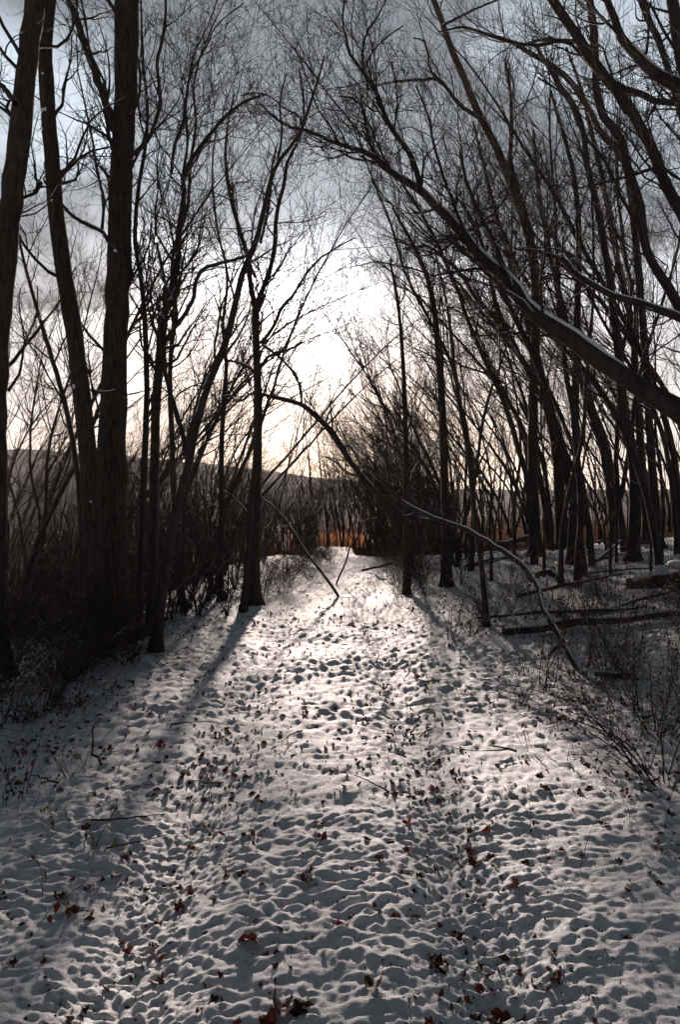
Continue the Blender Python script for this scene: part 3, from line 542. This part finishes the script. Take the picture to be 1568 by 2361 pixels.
THICK = [proto_tree(h, r, ln, dn, (2.0, .95, .5, .3), 20+i, 0.12, n, 0.07, 'thicket') for i, (h, r, ln, dn, n) in enumerate([
    (6.0, .03, 1.6, (1.7, 2.3, 2.5, 1.6), 4), (5.0, .026, 1.2, (1.7, 2.3, 2.5, 1.6), 5), (7.0, .036, 1.4, (1.6, 2.3, 2.5, 1.6), 3)])]
used = set()
def place(protos, x, y, s, rz, label, group):
    p = protos[int(R.integers(len(protos)))]
    if p.name not in used: used.add(p.name); o = p; o['label'] = label; o['group'] = group
    else: o = copy_tree(p, label, group)
    o.location = (x, y, float(hbase(x, y))); o.rotation_euler = (0, 0, rz); o.scale = (s, s, s*R.uniform(.92, 1.08)); return o
LW = 'slender bare tree leaning trackward in the crowded wood beyond the snowy shrubs'; GW = 'crowded leaning trees of the wood'
# lean is along local +X, so a turn near pi points it at the track
pts = []
for y0, y1, n, u0, u1, md in ((12, 17, 5, 0.30, 0.55, 1.5), (17, 26, 20, 0.16, 0.54, 1.5), (26, 42, 28, 0.10, 0.53, 1.5), (42, 70, 20, 0.07, 0.52, 1.8)):
    k = 0; tries = 0
    while k < n and tries < 4000:
        tries += 1; y = R.uniform(y0, y1); x = R.uniform(u0, u1)*y
        if x > 3.0 and all((x-a)**2+(y-b)**2 > md*md for a, b in pts):
            pts.append((x, y)); k += 1
            place(WOOD if x > .25*y else [WOOD[q] for q in (0, 2, 4, 5, 7)], x, y, R.uniform(.68, 1.18), math.pi+R.normal()*0.6, LW, GW)
for _ in range(16):
    while True:
        y = R.uniform(30, 66); x = R.uniform(.05, .14)*y
        if x > 2.3 and all((x-a)**2+(y-b)**2 > 2.5 for a, b in pts): break
    pts.append((x, y)); place([WOOD[q] for q in (0, 2, 4, 5, 7)], x, y, R.uniform(.75, 1.1), math.pi+R.normal()*0.6, LW, GW)
LT = 'arching many-stemmed thicket tree crowding the far bend of the track'; GT = 'thicket trees at the bend'
for (x, y, s) in [(2.6, 14.5, 0.42), (2, 17, 0.36), (2.7, 18, 0.50), (1.8, 20, 0.42), (2.5, 21, 0.60), (3.3, 19.5, 0.75), (1.75, 22.5, 0.48), (2.6, 24, 0.69), (3.6, 23.5, 0.87), (1.7, 25, 0.54), (2.3, 27, 0.95), (3.2, 28, 1.13), (1.6, 29.5, 0.82), (2.5, 31, 1.17), (1.5, 33, 0.95), (3.6, 33, 1.21), (2.2, 35, 1.13), (1.2, 37, 1.00), (2.9, 38, 1.30), (1.6, 41, 1.13), (4.2, 27, 1.04), (4.6, 31, 1.21), (0.9, 31, 0.45), (0.9, 41, 0.90), (-0.9, 43, 0.60), (5.5, 36, 1.21), (4.4, 21, 1.00), (2.4, 45, 1.30), (3, 26, 1.04), (1.9, 31, 0.87), (3.4, 30.5, 1.13), (2.1, 38.5, 1.13), (3.9, 41, 1.30), (0.3, 33, 0.34), (-0.75, 35, 0.36), (0.1, 38, 0.40), (-1.6, 33, 0.40)]:
    place(THICK if R.random() < .5 else SAPL+BRUSH[1:2], x, y, s*R.uniform(.8, 1.35), math.pi+R.normal()*1.2, LT, GT)
for _ in range(20):
    y = R.uniform(46, 72); x = R.uniform(.055, .15)*y; place(THICK, x, y, R.uniform(1.5, 2.2), math.pi+R.normal()*0.5, LT, GT)
LP_ = 'thin upright sapling filling gaps between the wood trunks'; GP_ = 'saplings between the wood trunks'
for _ in range(46):
    y = R.uniform(13, 40); x = max(R.uniform(.13, .53)*y, 2.6); place(SAPL, x, y, R.uniform(.6, 1.1), math.pi+R.normal()*0.8, LP_, GP_)
# valley side
LV = 'thin bare tree on the falling bank of the valley side'; GV = 'thin trees down the valley bank'
LY = 'low sapling in the valley below the sun glow'; GY = 'saplings below the sun glow'
for _ in range(30):
    y = R.uniform(26, 60); x = R.uniform(-.17, .0)*y-0.6; place(SAPL, x, y, (1.2+.165*y)*R.uniform(.7, 1.0)/8.5, R.uniform(0, 6.28), LY, GY)
for x, y in ((-2.3, 38), (-1.5, 41), (-.7, 37), (-.2, 43), (-1.1, 46), (.5, 40), (-1.9, 48), (-.5, 50), (.9, 46), (-2.8, 44), (.2, 47), (-1.4, 36)):
    place(THICK+SAPL, x, y, R.uniform(.75, 1.0) if y < 44 else R.uniform(.9, 1.15), R.uniform(0, 6.28), LY, GY)
LS = 'tangled many-stemmed brush on the dark valley bank'; GS = 'tangled brush of the valley bank'
vp = []
for y0, y1, n, u0, u1 in ((11, 18, 9, -0.50, -0.15), (18, 30, 22, -0.52, -0.135), (30, 60, 34, -0.52, -0.12)):
    k = 0
    while k < n:
        y = R.uniform(y0, y1); x = R.uniform(u0, u1)*y
        if all((x-a)**2+(y-b)**2 > 1.6 for a, b in vp) and x < -1.9:
            vp.append((x, y)); k += 1; place([WOOD[3], WOOD[5], WOOD[1]], x, y, R.uniform(.62, .95), R.uniform(-1.2, 1.2), LV, GV)
for y0, y1, n, u0, u1 in ((9.0, 13, 38, -0.52, -0.15), (12.5, 20, 52, -0.52, -0.08), (20, 30, 58, -0.52, -0.05), (30, 48, 76, -0.50, 0.03)):
    for _ in range(n):
        y = R.uniform(y0, y1); x = min(R.uniform(u0, u1)*y, path_x(y)-1.5)
        place(BRUSH if R.random() < .62 else THICK, x, y, R.uniform(.55, 1.25)*(0.27+0.019*y), R.uniform(0, 6.28), LS, GS)

# far-off wood that reads as one mass
def far_wood(name, n, reg, label, hmin, hmax):
    x, y = reg(n); z = hbase(x, y); H = R.uniform(hmin, hmax, n)
    P = np.empty((n, 5, 3)); P[:, 0] = np.stack([x, y, z-0.3], -1)
    d = nz(np.stack([R.normal(size=n)*.08, R.normal(size=n)*.08, np.ones(n)], -1))
    for j in range(1, 5):
        d = nz(d+R.normal(size=(n, 3))*0.05); P[:, j] = P[:, j-1]+d*(H/4)[:, None]
    Rr = (H*0.009)[:, None]*(1-0.9*np.linspace(0, 1, 5))[None]
    c1, r1, l1 = spawn(P, Rr, 10, 0.1, 1, 0.6, H*0.26, 4, 0.12, 0.12, 0.6, (0, 0, 0), 0.5)
    c2, r2, l2 = spawn(c1, r1, 3, 0.2, 1, 0.6, l1*0.5, 3, 0.12, 0.1, 0.7, rmin=0.006)
    V, F = tubes([(P, Rr, 4), (c1, r1, 3), (c2, r2, 3)])
    add(name, fast_mesh(name, V, F), M_BRUSH, kind='stuff', label=label)
def reg_left(n):
    y = 40+R.random(n)**1.3*190; x = y*R.uniform(-0.6, 0.03, n); return x, y
def reg_right(n):
    y = 60+R.random(n)**1.3*150; x = y*R.uniform(0.03, 0.62, n); return x, y
far_wood('far_woods', 230, reg_left, 'brown mass of bare woods filling the valley', 6, 11)
far_wood('distant_forest', 160, reg_right, 'dim mass of bare trunks deep in the wood', 9, 15)

# ------------------------------------------------------------------ sunlit dry grass at the end of the track
def blades(n, xf, yf, h, w, tilt=0.25):
    x, y = xf(n), yf(n); z = hbase(x, y); a = R.uniform(0, np.pi, n); hh = h*R.uniform(.5, 1.2, n)
    t = R.normal(size=(n, 2))*tilt*hh[:, None]; ww = w*R.uniform(.6, 1.3, n)
    b = np.stack([x, y, z-0.02], -1); s = np.stack([np.cos(a)*ww, np.sin(a)*ww, 0*a], -1)
    mid = b+np.stack([t[:, 0]*.35, t[:, 1]*.35, hh*.6], -1); tip = b+np.stack([t[:, 0], t[:, 1], hh], -1)
    V = np.stack([b-s, b+s, mid+s*.6, mid-s*.6, tip+s*.1, tip-s*.1], 1).reshape(-1, 3)
    i = np.arange(n)[:, None]*6
    F = np.concatenate([i+np.array([[0, 1, 2, 3]]), i+np.array([[3, 2, 4, 5]])]); return V, F
V, F = blades(1500, lambda n: R.normal(size=n)*1.3, lambda n: R.uniform(44, 80, n), 0.9, 0.02)
add('dry_grass', fast_mesh('dry_grass', V, F), M_GRASS, kind='stuff', label='sunlit orange dry grass of the field beyond the track')

# ------------------------------------------------------------------ logs
def log(label, A, B, rA, rB, snow=1.0, name='fallen_log', sag=0.0, group=None, seed=1):
    n = 26; t = np.linspace(0, 1, n)[:, None]; A, B = np.asarray(A, float), np.asarray(B, float)
    P = A*(1-t)+B*t; P[:, 2] += sag*np.sin(t[:, 0]*np.pi)
    P += np.stack([0*t[:, 0], pn(t[:, 0]*4, t[:, 0]*0+seed, 3)*.12, pn(t[:, 0]*4, t[:, 0]*0+seed, 4)*.06], -1)*np.linalg.norm(B-A)*0.18
    Rr = (rA*(1-t)+rB*t)[:, 0]*(1+0.22*pn(t[:, 0]*9, t[:, 0]*0+seed, 5))
    org = A; root = thing(name, label, 'log', org, group)
    Pc = np.concatenate([P[:1], P, P[-1:]]); Rc = np.concatenate([[0.002], Rr, [0.002]])
    tube_obj('log_body', [(Pc[None], Rc[None], 12)], M_WOOD, root, org)
    if snow > 0:
        q = snow_on(P[None], Rr[None], snow, 1.6, seed, 0.45, 0.72, 0.0); tube_obj('snow_cap', [(*q, 10)], M_SNOWCAP, root, org)
    return root
def G(X, d, dz=0.0): x = (X-784)/1568*d; return np.array([x, d, float(hbase(x, d))+dz])
log('long snow-capped log lying under the leaning dead trunk', G(1162, 8.35, .05), G(1600, 9.3, .07), .055, .045, 0.95)
lg = log('thick rotten log with snow heaps jutting in at the edge', G(1445, 11.6, .16), G(1760, 11.2, .34), .09, .30, 0.5, seed=4)
for X, d, dz, s in ((1490, 11.4, .30, .10), (1525, 11.3, .40, .13), (1565, 11.2, .48, .17), (1465, 11.5, .26, .07)):
    snow_blob('snow_heap', G(X, d, dz)-G(1445, 11.6, .16), s, lg, .5)
log('thin log beside the far snowy bend under the thicket', G(835, 17.5, .06), G(905, 16.5, .3), .03, .035, 1.0, seed=7)
log('humped dark log behind the leaning dead trunk', G(1222, 13.6, .08), G(1300, 13.2, .06), .05, .065, 0.6, sag=.18, seed=8)
log('slim fallen bough at the foot of the flared trunk', G(1375, 17, .1), G(1432, 18.5, .45), .05, .04, 1.0, seed=9)
log('short dark log nearest the viewer among the wood-edge shrubs', G(1375, 6.5, .02), G(1455, 6.3, .03), .04, .03, 0.6, seed=10)
log('low log in the shrubs beside the thin young tree', G(1340, 9.8, .03), G(1470, 9.9, .05), .035, .03, 0.6, seed=13)
log('snowy bough lying deep between the wood trunks', G(1135, 22, .3), G(1215, 24, .5), .12, .1, 1.0, seed=11)
for k in range(16):
    d = 9.5*(30/9.5)**R.random(); X = 784+1568*R.uniform(.16, .52); a = R.uniform(-.5, .5); ln = R.uniform(.8, 2.2)
    A = G(X, d, .04); B = A+np.array([math.cos(a)*ln, math.sin(a)*ln, 0]); B[2] = float(hbase(B[0], B[1]))+R.uniform(.05, .35)
    log('snow-dusted bough lying among the shrubs of the wood edge', A, B, R.uniform(.018, .04), R.uniform(.01, .02), .9, 'fallen_bough', R.uniform(0, .1), 'boughs lying at the wood edge', 20+k)
log('broken snowy stick by the foot of the snow-dotted trunk', G(175, 7.6, .12), G(208, 7.2, .05), .03, .03, 1.0, seed=14)

# ------------------------------------------------------------------ leaves on the snow
def leaf_mesh(seed, lobes=5):
    rg = np.random.default_rng(seed); n = 26
    th = np.linspace(0, 2*np.pi, n, endpoint=False)
    r = 0.55+0.32*np.abs(np.cos(th*lobes/2.0))**0.8+0.07*rg.normal(size=n)
    r *= 1-0.22*np.cos(th+np.pi)*0.3
    o = np.stack([np.cos(th)*r, np.sin(th)*r*0.72, 0*th], -1)
    m = o*0.5
    V = np.concatenate([[[0, 0, 0]], m, o])
    c1, c2, c3 = rg.uniform(-.5, 1.5), rg.uniform(-1.2, .7), rg.uniform(-.9, .9)
    V[:, 2] = c1*V[:, 1]**2+c2*V[:, 0]**2*0.6+c3*V[:, 0]*V[:, 1]+0.10*np.sin(V[:, 0]*8+seed)+0.05*np.sin(V[:, 1]*11)
    F = []
    for i in range(n):
        j = (i+1) % n; F.append((1+i, 1+j, 0)); F.append((1+i, n+1+i, n+1+j)); F.append((1+i, n+1+j, 1+j))
    st = len(V); V = np.concatenate([V, [[-.62, -.012, V[14, 2]], [-.62, .012, V[14, 2]], [-1.05, 0.02, V[14, 2]+.12]]]); F.append((st, st+1, st+2))
    return V*0.07, np.array(F)
LEAF = []
for i in range(7):
    V, F = leaf_mesh(50+i, [5, 5, 7, 5, 3, 7, 5][i])
    for k in range(3):
        m = fast_mesh('fallen_leaf', V, F); m.materials.append(M_LEAFS[k]); LEAF.append((m, k))
def lf(k): 
    c = [m for m, kk in LEAF if kk == k]; return c[int(R.integers(len(c)))]
def leaf_spot():
    while True:
        u = R.random(); y = 1.9*(14/1.9)**u
        x = R.uniform(-.56, .56)*y
        p = path_x(y); o = x-p
        w = 0.30+0.9*math.exp(-((o-.62)/.25)**2)+0.9*math.exp(-((o+.62)/.25)**2)+0.5*(abs(o) > 1.6)
        if R.random() < w*0.6*(1+1.9*float(pn(np.array(x/.35), np.array(y/.35), 60))+1.2*float(pn(np.array(x/.11), np.array(y/.11), 61))): return x, y
def drop_leaf(x, y, s, k, label, group=None, tilt=None, lift=0.012):
    o = add('fallen_leaf', lf(k), None, label=label, cat='leaf', group=group, loc=(x, y, float(hgt(x, y))+lift*s))
    tl = R.uniform(.05, .55)**1.3 if tilt is None else tilt*.7
    o.rotation_euler = (tl*R.choice([-1, 1])*R.uniform(.3, 1), tl*R.uniform(-1, 1), R.uniform(0, 6.28)); o.scale = (s, s, s*R.uniform(.7, 1.5)); return o
def gy_(Y): return EYE*1568/(Y-1180)
for (X, Y, s, k, lab, tl) in [
    (372, 1728, 1.35, 2, 'vivid red leaf standing alone on the snow beside the dry weed clump', 1.1),
    (785, 2132, 1.2, 2, 'bright red curled leaf in the middle of the trodden snow', .5),
    (575, 2165, 1.75, 1, 'large upright maroon leaf casting a shadow on the snow', 1.2),
    (940, 1897, 1.25, 2, 'red leaf at the head of a leaf cluster on the track', .5),
    (985, 1905, 1.1, 1, 'russet leaf touching the red leaf of the track cluster', .4),
    (865, 2285, 1.6, 0, 'broad brown leaf near the lowest edge of the track', .5),
    (645, 2330, 1.9, 0, 'large dark curled leaf at the very bottom of the picture', .9),
    (690, 2320, 1.5, 0, 'brown leaf overlapping the large dark leaf at the bottom', .7),
    (620, 2345, 1.4, 1, 'reddish leaf tucked under the large dark bottom leaf', .5),
    (1095, 1985, 1.6, 0, 'pair-lobed brown leaf half buried beside the trodden strip', .5),
    (1150, 2310, 1.5, 1, 'curled russet leaf by the lower trampled strip', .6),
    (850, 1945, 1.2, 0, 'dark curled leaf beside a grass tuft on the track', 1.0),
    (885, 1578, 1.4, 1, 'red-brown leaf clump alone on the middle of the track', .7),
    (155, 2078, 1.7, 0, 'black-brown leaf flap pushed up through snow', 1.1),
    (525, 1995, 1.3, 1, 'pointed red leaf tip poking from the snow', 1.2),
    (560, 2005, 1.2, 1, 'twin of the pointed red tip, lying flatter', .7),
    (295, 2140, 1.1, 1, 'small red leaf with a pointed tip beside a snow hump', 1.1),
    (1395, 1920, 1.2, 0, 'dark leaf upright by the bramble', 1.1),
    (1190, 2055, 1.1, 0, 'small dark leaf standing on edge in smooth snow', 1.2),
    (1000, 1815, 1.2, 1, 'russet leaf on the trodden strip above the red cluster', .5)]:
    y = gy_(Y); drop_leaf((X-784)/1568*y, y, s*.48, k, lab, None, tl, 0.012)
GL = 'dead leaves scattered on the snow'; LL = 'small dead brown leaf lying on the snow'
for i in range(275):
    x, y = leaf_spot(); k = int(R.choice([0, 0, 0, 0, 1, 1]))
    drop_leaf(x, y, R.uniform(.22, .55)*(1 if y < 5 else 1.25), k, LL if k == 0 else 'small russet leaf lying on the snow', GL if k == 0 else 'russet leaves scattered on the snow')
# crumbs of litter beyond counting
def litter(n, name, label, ma, spot, smin, smax):
    xy = np.array([spot() for _ in range(n)]); x, y = xy[:, 0], xy[:, 1]; z = hgt(x, y)
    s = smin*(smax/smin)**(R.random(n)**1.6); q = R.normal(size=(n, 3)); q[:, 2] = np.abs(q[:, 2])*.8; q = nz(q)
    a = nz(np.cross(q, R.normal(size=(n, 3)))); b = np.cross(q, a)
    c = np.stack([x, y, z+s*.12], -1); S = s[:, None]
    V = np.stack([c-a*S, c-b*S*.5+q*S*.15, c+a*S*.9, c+b*S*.55+q*S*.2], 1).reshape(-1, 3)
    add(name, fast_mesh(name, V, np.arange(4*n).reshape(-1, 4)), ma, kind='stuff', label=label)
litter(2200, 'leaf_litter', 'crumbs of dead leaf strewn through the snow', M_LEAFS[0], leaf_spot, .006, .026)
litter(1000, 'leaf_litter', 'russet crumbs of dead leaf strewn through the snow', M_LEAFS[1], leaf_spot, .006, .026)
def mid_spot():
    while True:
        x, y = leaf_spot()
        if y > 3.6: return x, y
litter(2400, 'leaf_litter', 'small brown leaf scraps over the middle of the track', M_LEAFS[0], mid_spot, .014, .034)
litter(1000, 'leaf_litter', 'small russet leaf scraps over the middle of the track', M_LEAFS[1], mid_spot, .014, .034)
def far_spot():
    while True:
        y = 9*(34/9)**R.random(); x = R.uniform(-.35, .56)*y
        if x > -2.6 and R.random() < (.5 if abs(x-path_x(y)) < 1.5 else 1): return x, y
litter(2400, 'leaf_litter', 'dark leaf litter on the far snow and under the wood', M_LEAFS[0], far_spot, .02, .05)

# ------------------------------------------------------------------ shrubs, weeds, sticks
def shrub_proto(name, n, H, r, dens, spread, leaves, ma, arch=0.0, cat='shrub', snow=0.0, lm=0, lsz=0.03):
    P = np.zeros((n, 10, 3)); az = R.uniform(0, 6.28, n); ti = R.uniform(.1, 1, n)*spread
    d = nz(np.stack([np.cos(az)*ti, np.sin(az)*ti, np.ones(n)], -1)); hh = H*R.uniform(.5, 1.1, n)
    P[:, 0] = np.stack([np.cos(az), np.sin(az), 0*az], -1)*R.uniform(0, .12, n)[:, None]; P[:, 0, 2] = -.05
    for j in range(1, 10):
        d = nz(d+R.normal(size=(n, 3))*.10+np.stack([np.cos(az), np.sin(az), -0.6+0*az], -1)*arch); P[:, j] = P[:, j-1]+d*(hh/9)[:, None]
    Rr = r*R.uniform(.6, 1.2, n)[:, None]*(1-.75*np.linspace(0, 1, 10))[None]
    bs = [(P, Rr, 4)]
    c1, r1, l1 = spawn(P, Rr, dens[0]*hh, .15, 1, .75, hh*.42, 6, .16, .04, .65, (0, 0, 0), .4, rmin=.0019); bs.append((c1, r1, 3))
    c2, r2, l2 = spawn(c1, r1, dens[1]*l1, .1, 1, .8, l1*.5, 4, .18, .03, .75, (0, 0, 0), .3, rmin=.0016); bs.append((c2, r2, 3))
    root = thing(name, 'x', cat, (0, 0, 0))
    tube_obj('stems', bs, ma, root)
    if leaves:
        k = leaves; src = np.concatenate([c1[:, -1], c1[:, 3], P[:, -3]]); c = src[R.integers(len(src), size=k)]+R.normal(size=(k, 3))*.01
        s = R.uniform(.5, 1.2, k)*lsz; q = nz(R.normal(size=(k, 3))); dn = nz(R.normal(size=(k, 3))*.5+np.array([0, 0, -1.])); b = nz(np.cross(q, dn)); S = s[:, None]
        V = np.stack([c, c+dn*S*.6+b*S*.45, c+dn*S*1.5, c+dn*S*.7-b*S*.4+q*S*.15], 1).reshape(-1, 3)
        add('dead_leaves', fast_mesh('dead_leaves', V, np.arange(4*k).reshape(-1, 4)), M_LEAFS[lm] if lm < 3 else M_GREEN, root)
    if snow:
        q = snow_on(P, Rr*1.3, snow, 5, 3, .8, .9, .001); tube_obj('snow_cover', [(*q, 4)], M_SNOWCAP, root)
    return root
SHR = [shrub_proto('woodland_shrub', n, H, .0060, dn, sp, lv, M_BRUSH, ar, snow=.3, lm=lm) for n, H, dn, sp, lv, ar, lm in [
    (8, 1.0, (6, 7), .7, 16, .02, 0), (6, 1.3, (5, 6), .5, 26, .0, 1), (10, .8, (6, 7), 1.0, 18, .05, 1), (7, 1.1, (6, 6), .8, 0, .03, 0)]]
BRA = [shrub_proto('bramble_bush', 14, 1.1, .0052, (9, 10), 1.0, 24, M_BRUSH, .09, lm=0), shrub_proto('bramble_bush', 16, 1.3, .0052, (8, 10), .8, 40, M_BRUSH, .06, lm=1)]
WEE = [shrub_proto('dry_weed', n, H, .0022, dn, sp, lv, M_WEED, 0.02, 'weed', lm=lm, lsz=.03) for n, H, dn, sp, lv, lm in [
    (3, .38, (10, 6), .4, 6, 0), (2, .55, (8, 5), .25, 5, 1), (4, .25, (9, 6), .8, 9, 1), (3, .3, (12, 4), .5, 6, 3), (1, .7, (6, 4), .15, 4, 0)]]
def inst(p, x, y, s, label, group=None, tilt=0.0):
    if p.name not in used: used.add(p.name); o = p; o['label'] = label
    else: o = copy_tree(p, label)
    if group: o['group'] = group
    o.location = (x, y, float(hgt(x, y))); o.rotation_euler = (R.normal()*tilt, R.normal()*tilt, R.uniform(0, 6.28)); o.scale = (s, s, s); return o
for (X, Y, p, s, lab) in [(1462, 1645, SHR[1], .95, 'tall twiggy shrub with hanging russet leaves before the long log'), (1530, 1800, BRA[0], 1.0, 'tangled bramble bush spilling in at the edge'),
                          (1515, 1700, BRA[1], 1.0, 'leafy bramble clump crowned with a mat of dead leaves'), (1380, 1640, SHR[2], .6, 'low shrub of brown leaf rags beside the tall twiggy shrub'),
                          (165, 1790, SHR[3], .42, 'dry weed clump with a snapped stick at the track edge'), (40, 1830, SHR[1], .5, 'thin stalks rising at the leftmost snow edge')]:
    y = gy_(Y); inst(p, (X-784)/1568*y, y, s, lab, None, .08)
LH = 'low twiggy shrub poking through snow along the wood edge'; GH = 'shrubs of the wood edge'
for (d0, d1, n, u0, u1) in ((5.4, 8, 26, .26, .55), (8, 12, 52, .15, .54), (12, 20, 46, .10, .53)):
    for _ in range(n):
        y = R.uniform(d0, d1); x = R.uniform(u0, u1)*y; inst(SHR[int(R.integers(4))], x, y, R.uniform(.45, .95), LH, GH, .1)
LU = 'dark scrubby shrub at the foot of the valley-side trunks'; GU = 'scrub of the valley bank edge'
for (d0, d1, n, u0, u1) in ((4.8, 7.2, 16, -.54, -.36), (6.0, 9, 20, -.53, -.30), (8.5, 13, 26, -.50, -.15), (13, 19, 20, -.3, -.07)):
    for _ in range(n):
        y = R.uniform(d0, d1); x = R.uniform(u0, u1)*y
        if x-path_x(y) > -1.5: x = path_x(y)-1.6-R.random()*.8
        inst((SHR+BRA)[int(R.integers(6))], x, y, R.uniform(.45, 1.0), LU, GU, .1)
LK = 'low scrub crowding the verge of the far bend'; GK = 'scrub on the far verges'
for _ in range(105):
    y = R.uniform(12, 26); sd = R.choice([-1, 1]); x = path_x(y)+sd*(R.uniform(.95, 1.9)-0.025*(y-12)); inst((SHR+BRA)[int(R.integers(6))], x, y, R.uniform(.4, 1.0), LK, GK, .1)
LWd = 'thin dry weed stalk sticking out of the trackside snow'; GWd = 'dry weeds along the track'
for _ in range(150):
    while True:
        y = 2.6*(13/2.6)**R.random(); x = R.uniform(-.54, .54)*y; o = abs(x-path_x(y))
        if R.random() < sst(.7, 2.0, o)*1.0+.06: break
    inst(WEE[int(R.integers(5))], x, y, R.uniform(.5, 1.1), LWd, GWd, .15)
# fallen sticks
def stick(label, X, Y, ln, az, r, rise=.06, group=None):
    y = gy_(Y); x = (X-784)/1568*y; n = 9; t = np.linspace(0, 1, n); b = R.normal()*.6
    px = x+np.cos(az+b*t)*ln*t; py = y+np.sin(az+b*t)*ln*t
    px = px+R.normal(size=n)*r*1.2; py = py+R.normal(size=n)*r*1.2
    P = np.stack([px, py, hbase(px, py)+.022+r+rise*t], -1); Rr = r*(1-.6*t)*(1+.15*R.normal(size=n))
    c, cr, _ = spawn(P[None], Rr[None], 2.5, .2, .9, .8, ln*.3, 5, .15, .05, .6); c, cr = c[:1], cr[:1]
    o = P[0]; root = thing('fallen_stick', label, 'stick', o, group); tube_obj('stem', [(P[None], Rr[None], 6)], M_WEED, root, o)
    if len(c): tube_obj('twig', [(c, cr, 4)], M_WEED, root, o)
stick('snapped brown stick propped in the dry weed clump', 235, 1770, .42, 2.55, .012, .14)
stick('curved twig lying on the snow below the wood shrubs', 1195, 1745, .22, 3.2, .009)
stick('long thin twig lying near the left weeds', 245, 1955, .33, 0.1, .004)
stick('dark forked twig standing up in the track snow', 940, 1565, .3, 1.4, .006, .18)
stick('short stick on the track above the leaf clusters', 945, 1705, .2, .9, .009, .1)
for _ in range(26):
    y = 3*(12/3)**R.random(); x = R.uniform(-.5, .5)*y; stick('small fallen twig on the snow', 784+x/y*1568, 1180+EYE*1568/y, R.uniform(.15, .5), R.uniform(0, 6.28), R.uniform(.003, .007), .03, 'small fallen twigs')
for p in WOOD+THICK+BRUSH+SAPL+SHR+BRA+WEE:
    if p.name not in used:
        for c in list(p.children): bpy.data.objects.remove(c)
        bpy.data.objects.remove(p)

# ------------------------------------------------------------------ the winter air
def haze(x0, x1, y0, y1, z0, z1, density):
    V = np.array([[x, y, z] for x in (x0, x1) for y in (y0, y1) for z in (z0, z1)], float)
    F = np.array([[0, 1, 3, 2], [4, 6, 7, 5], [0, 4, 5, 1], [2, 3, 7, 6], [0, 2, 6, 4], [1, 5, 7, 3]])
    me = fast_mesh('haze', V, F); me.polygons.foreach_set('use_smooth', np.zeros(6, bool))
    ma = bpy.data.materials.new('haze_air'); ma.use_nodes = True; nt = ma.node_tree
    nt.nodes.remove(nt.nodes['Principled BSDF'])
    v = nt.nodes.new('ShaderNodeVolumePrincipled'); v.inputs['Color'].default_value = (0.95, 0.93, 0.92, 1)
    v.inputs['Density'].default_value = density; v.inputs['Anisotropy'].default_value = 0.7
    nt.links.new(v.outputs[0], nt.nodes['Material Output'].inputs['Volume'])
    add('haze', me, ma, kind='stuff', label='thin winter haze hanging in the valley')
haze(-960, 960, -130, 1290, -14, 90, 0.00009)

# ------------------------------------------------------------------ say which tree is which
def img_x(o): return 784+1568*o.location.x/max(o.location.y, 1)
def name_by_neighbour(group, noun, marks):
    mem = sorted((o for o in COL.objects if o.get('group') == group), key=img_x)
    ORD = ['', 'second ', 'third ', 'fourth ', 'fifth ', 'sixth ', 'seventh ', 'eighth ', 'ninth ', 'tenth ', 'eleventh ', 'twelfth ', 'thirteenth ', 'fourteenth ', 'fifteenth ', 'sixteenth ', 'seventeenth ', 'eighteenth ', 'nineteenth ', 'twentieth ']
    side = {}
    for o in mem:
        x = img_x(o); mk = min(marks, key=lambda q: abs(q[0]-x)); side.setdefault((mk[1], x > mk[0]), []).append((abs(x-mk[0]), o))
    for (mk, right), lst in side.items():
        lst.sort(key=lambda q: q[0])
        for i, (_, o) in enumerate(lst):
            if i < len(ORD): o['label'] = '%s, %s%s of the %s' % (noun, ORD[i] or 'first ', 'to the right' if right else 'to the left', mk)
RIGHT = [(938, 'slender trackside trunk'), (1030, 'upright trunk at the thicket'), (1122, 'lone young tree'), (1236, 'tall curving trunk'), (1322, 'flared-foot trunk'), (1460, 'straight trunk on the slope'), (1540, 'edge of the slope trunks')]
LEFT = [(12, 'leftmost trunk'), (220, 'snow-dotted trunk'), (358, 'slanting pale trunk'), (425, 'thin wavy tree'), (508, 'thin upright tree'), (586, 'centre tree')]
name_by_neighbour(GW, 'slender leaning wood tree', RIGHT[:-1])
name_by_neighbour(GP_, 'thin sapling in the wood', RIGHT[:-1])
name_by_neighbour(GT, 'arching many-stemmed thicket tree', [(784, 'far mouth of the track'), (860, 'bent arching trunk')]+RIGHT[:4])
name_by_neighbour(GV, 'thin bare valley-bank tree', LEFT)
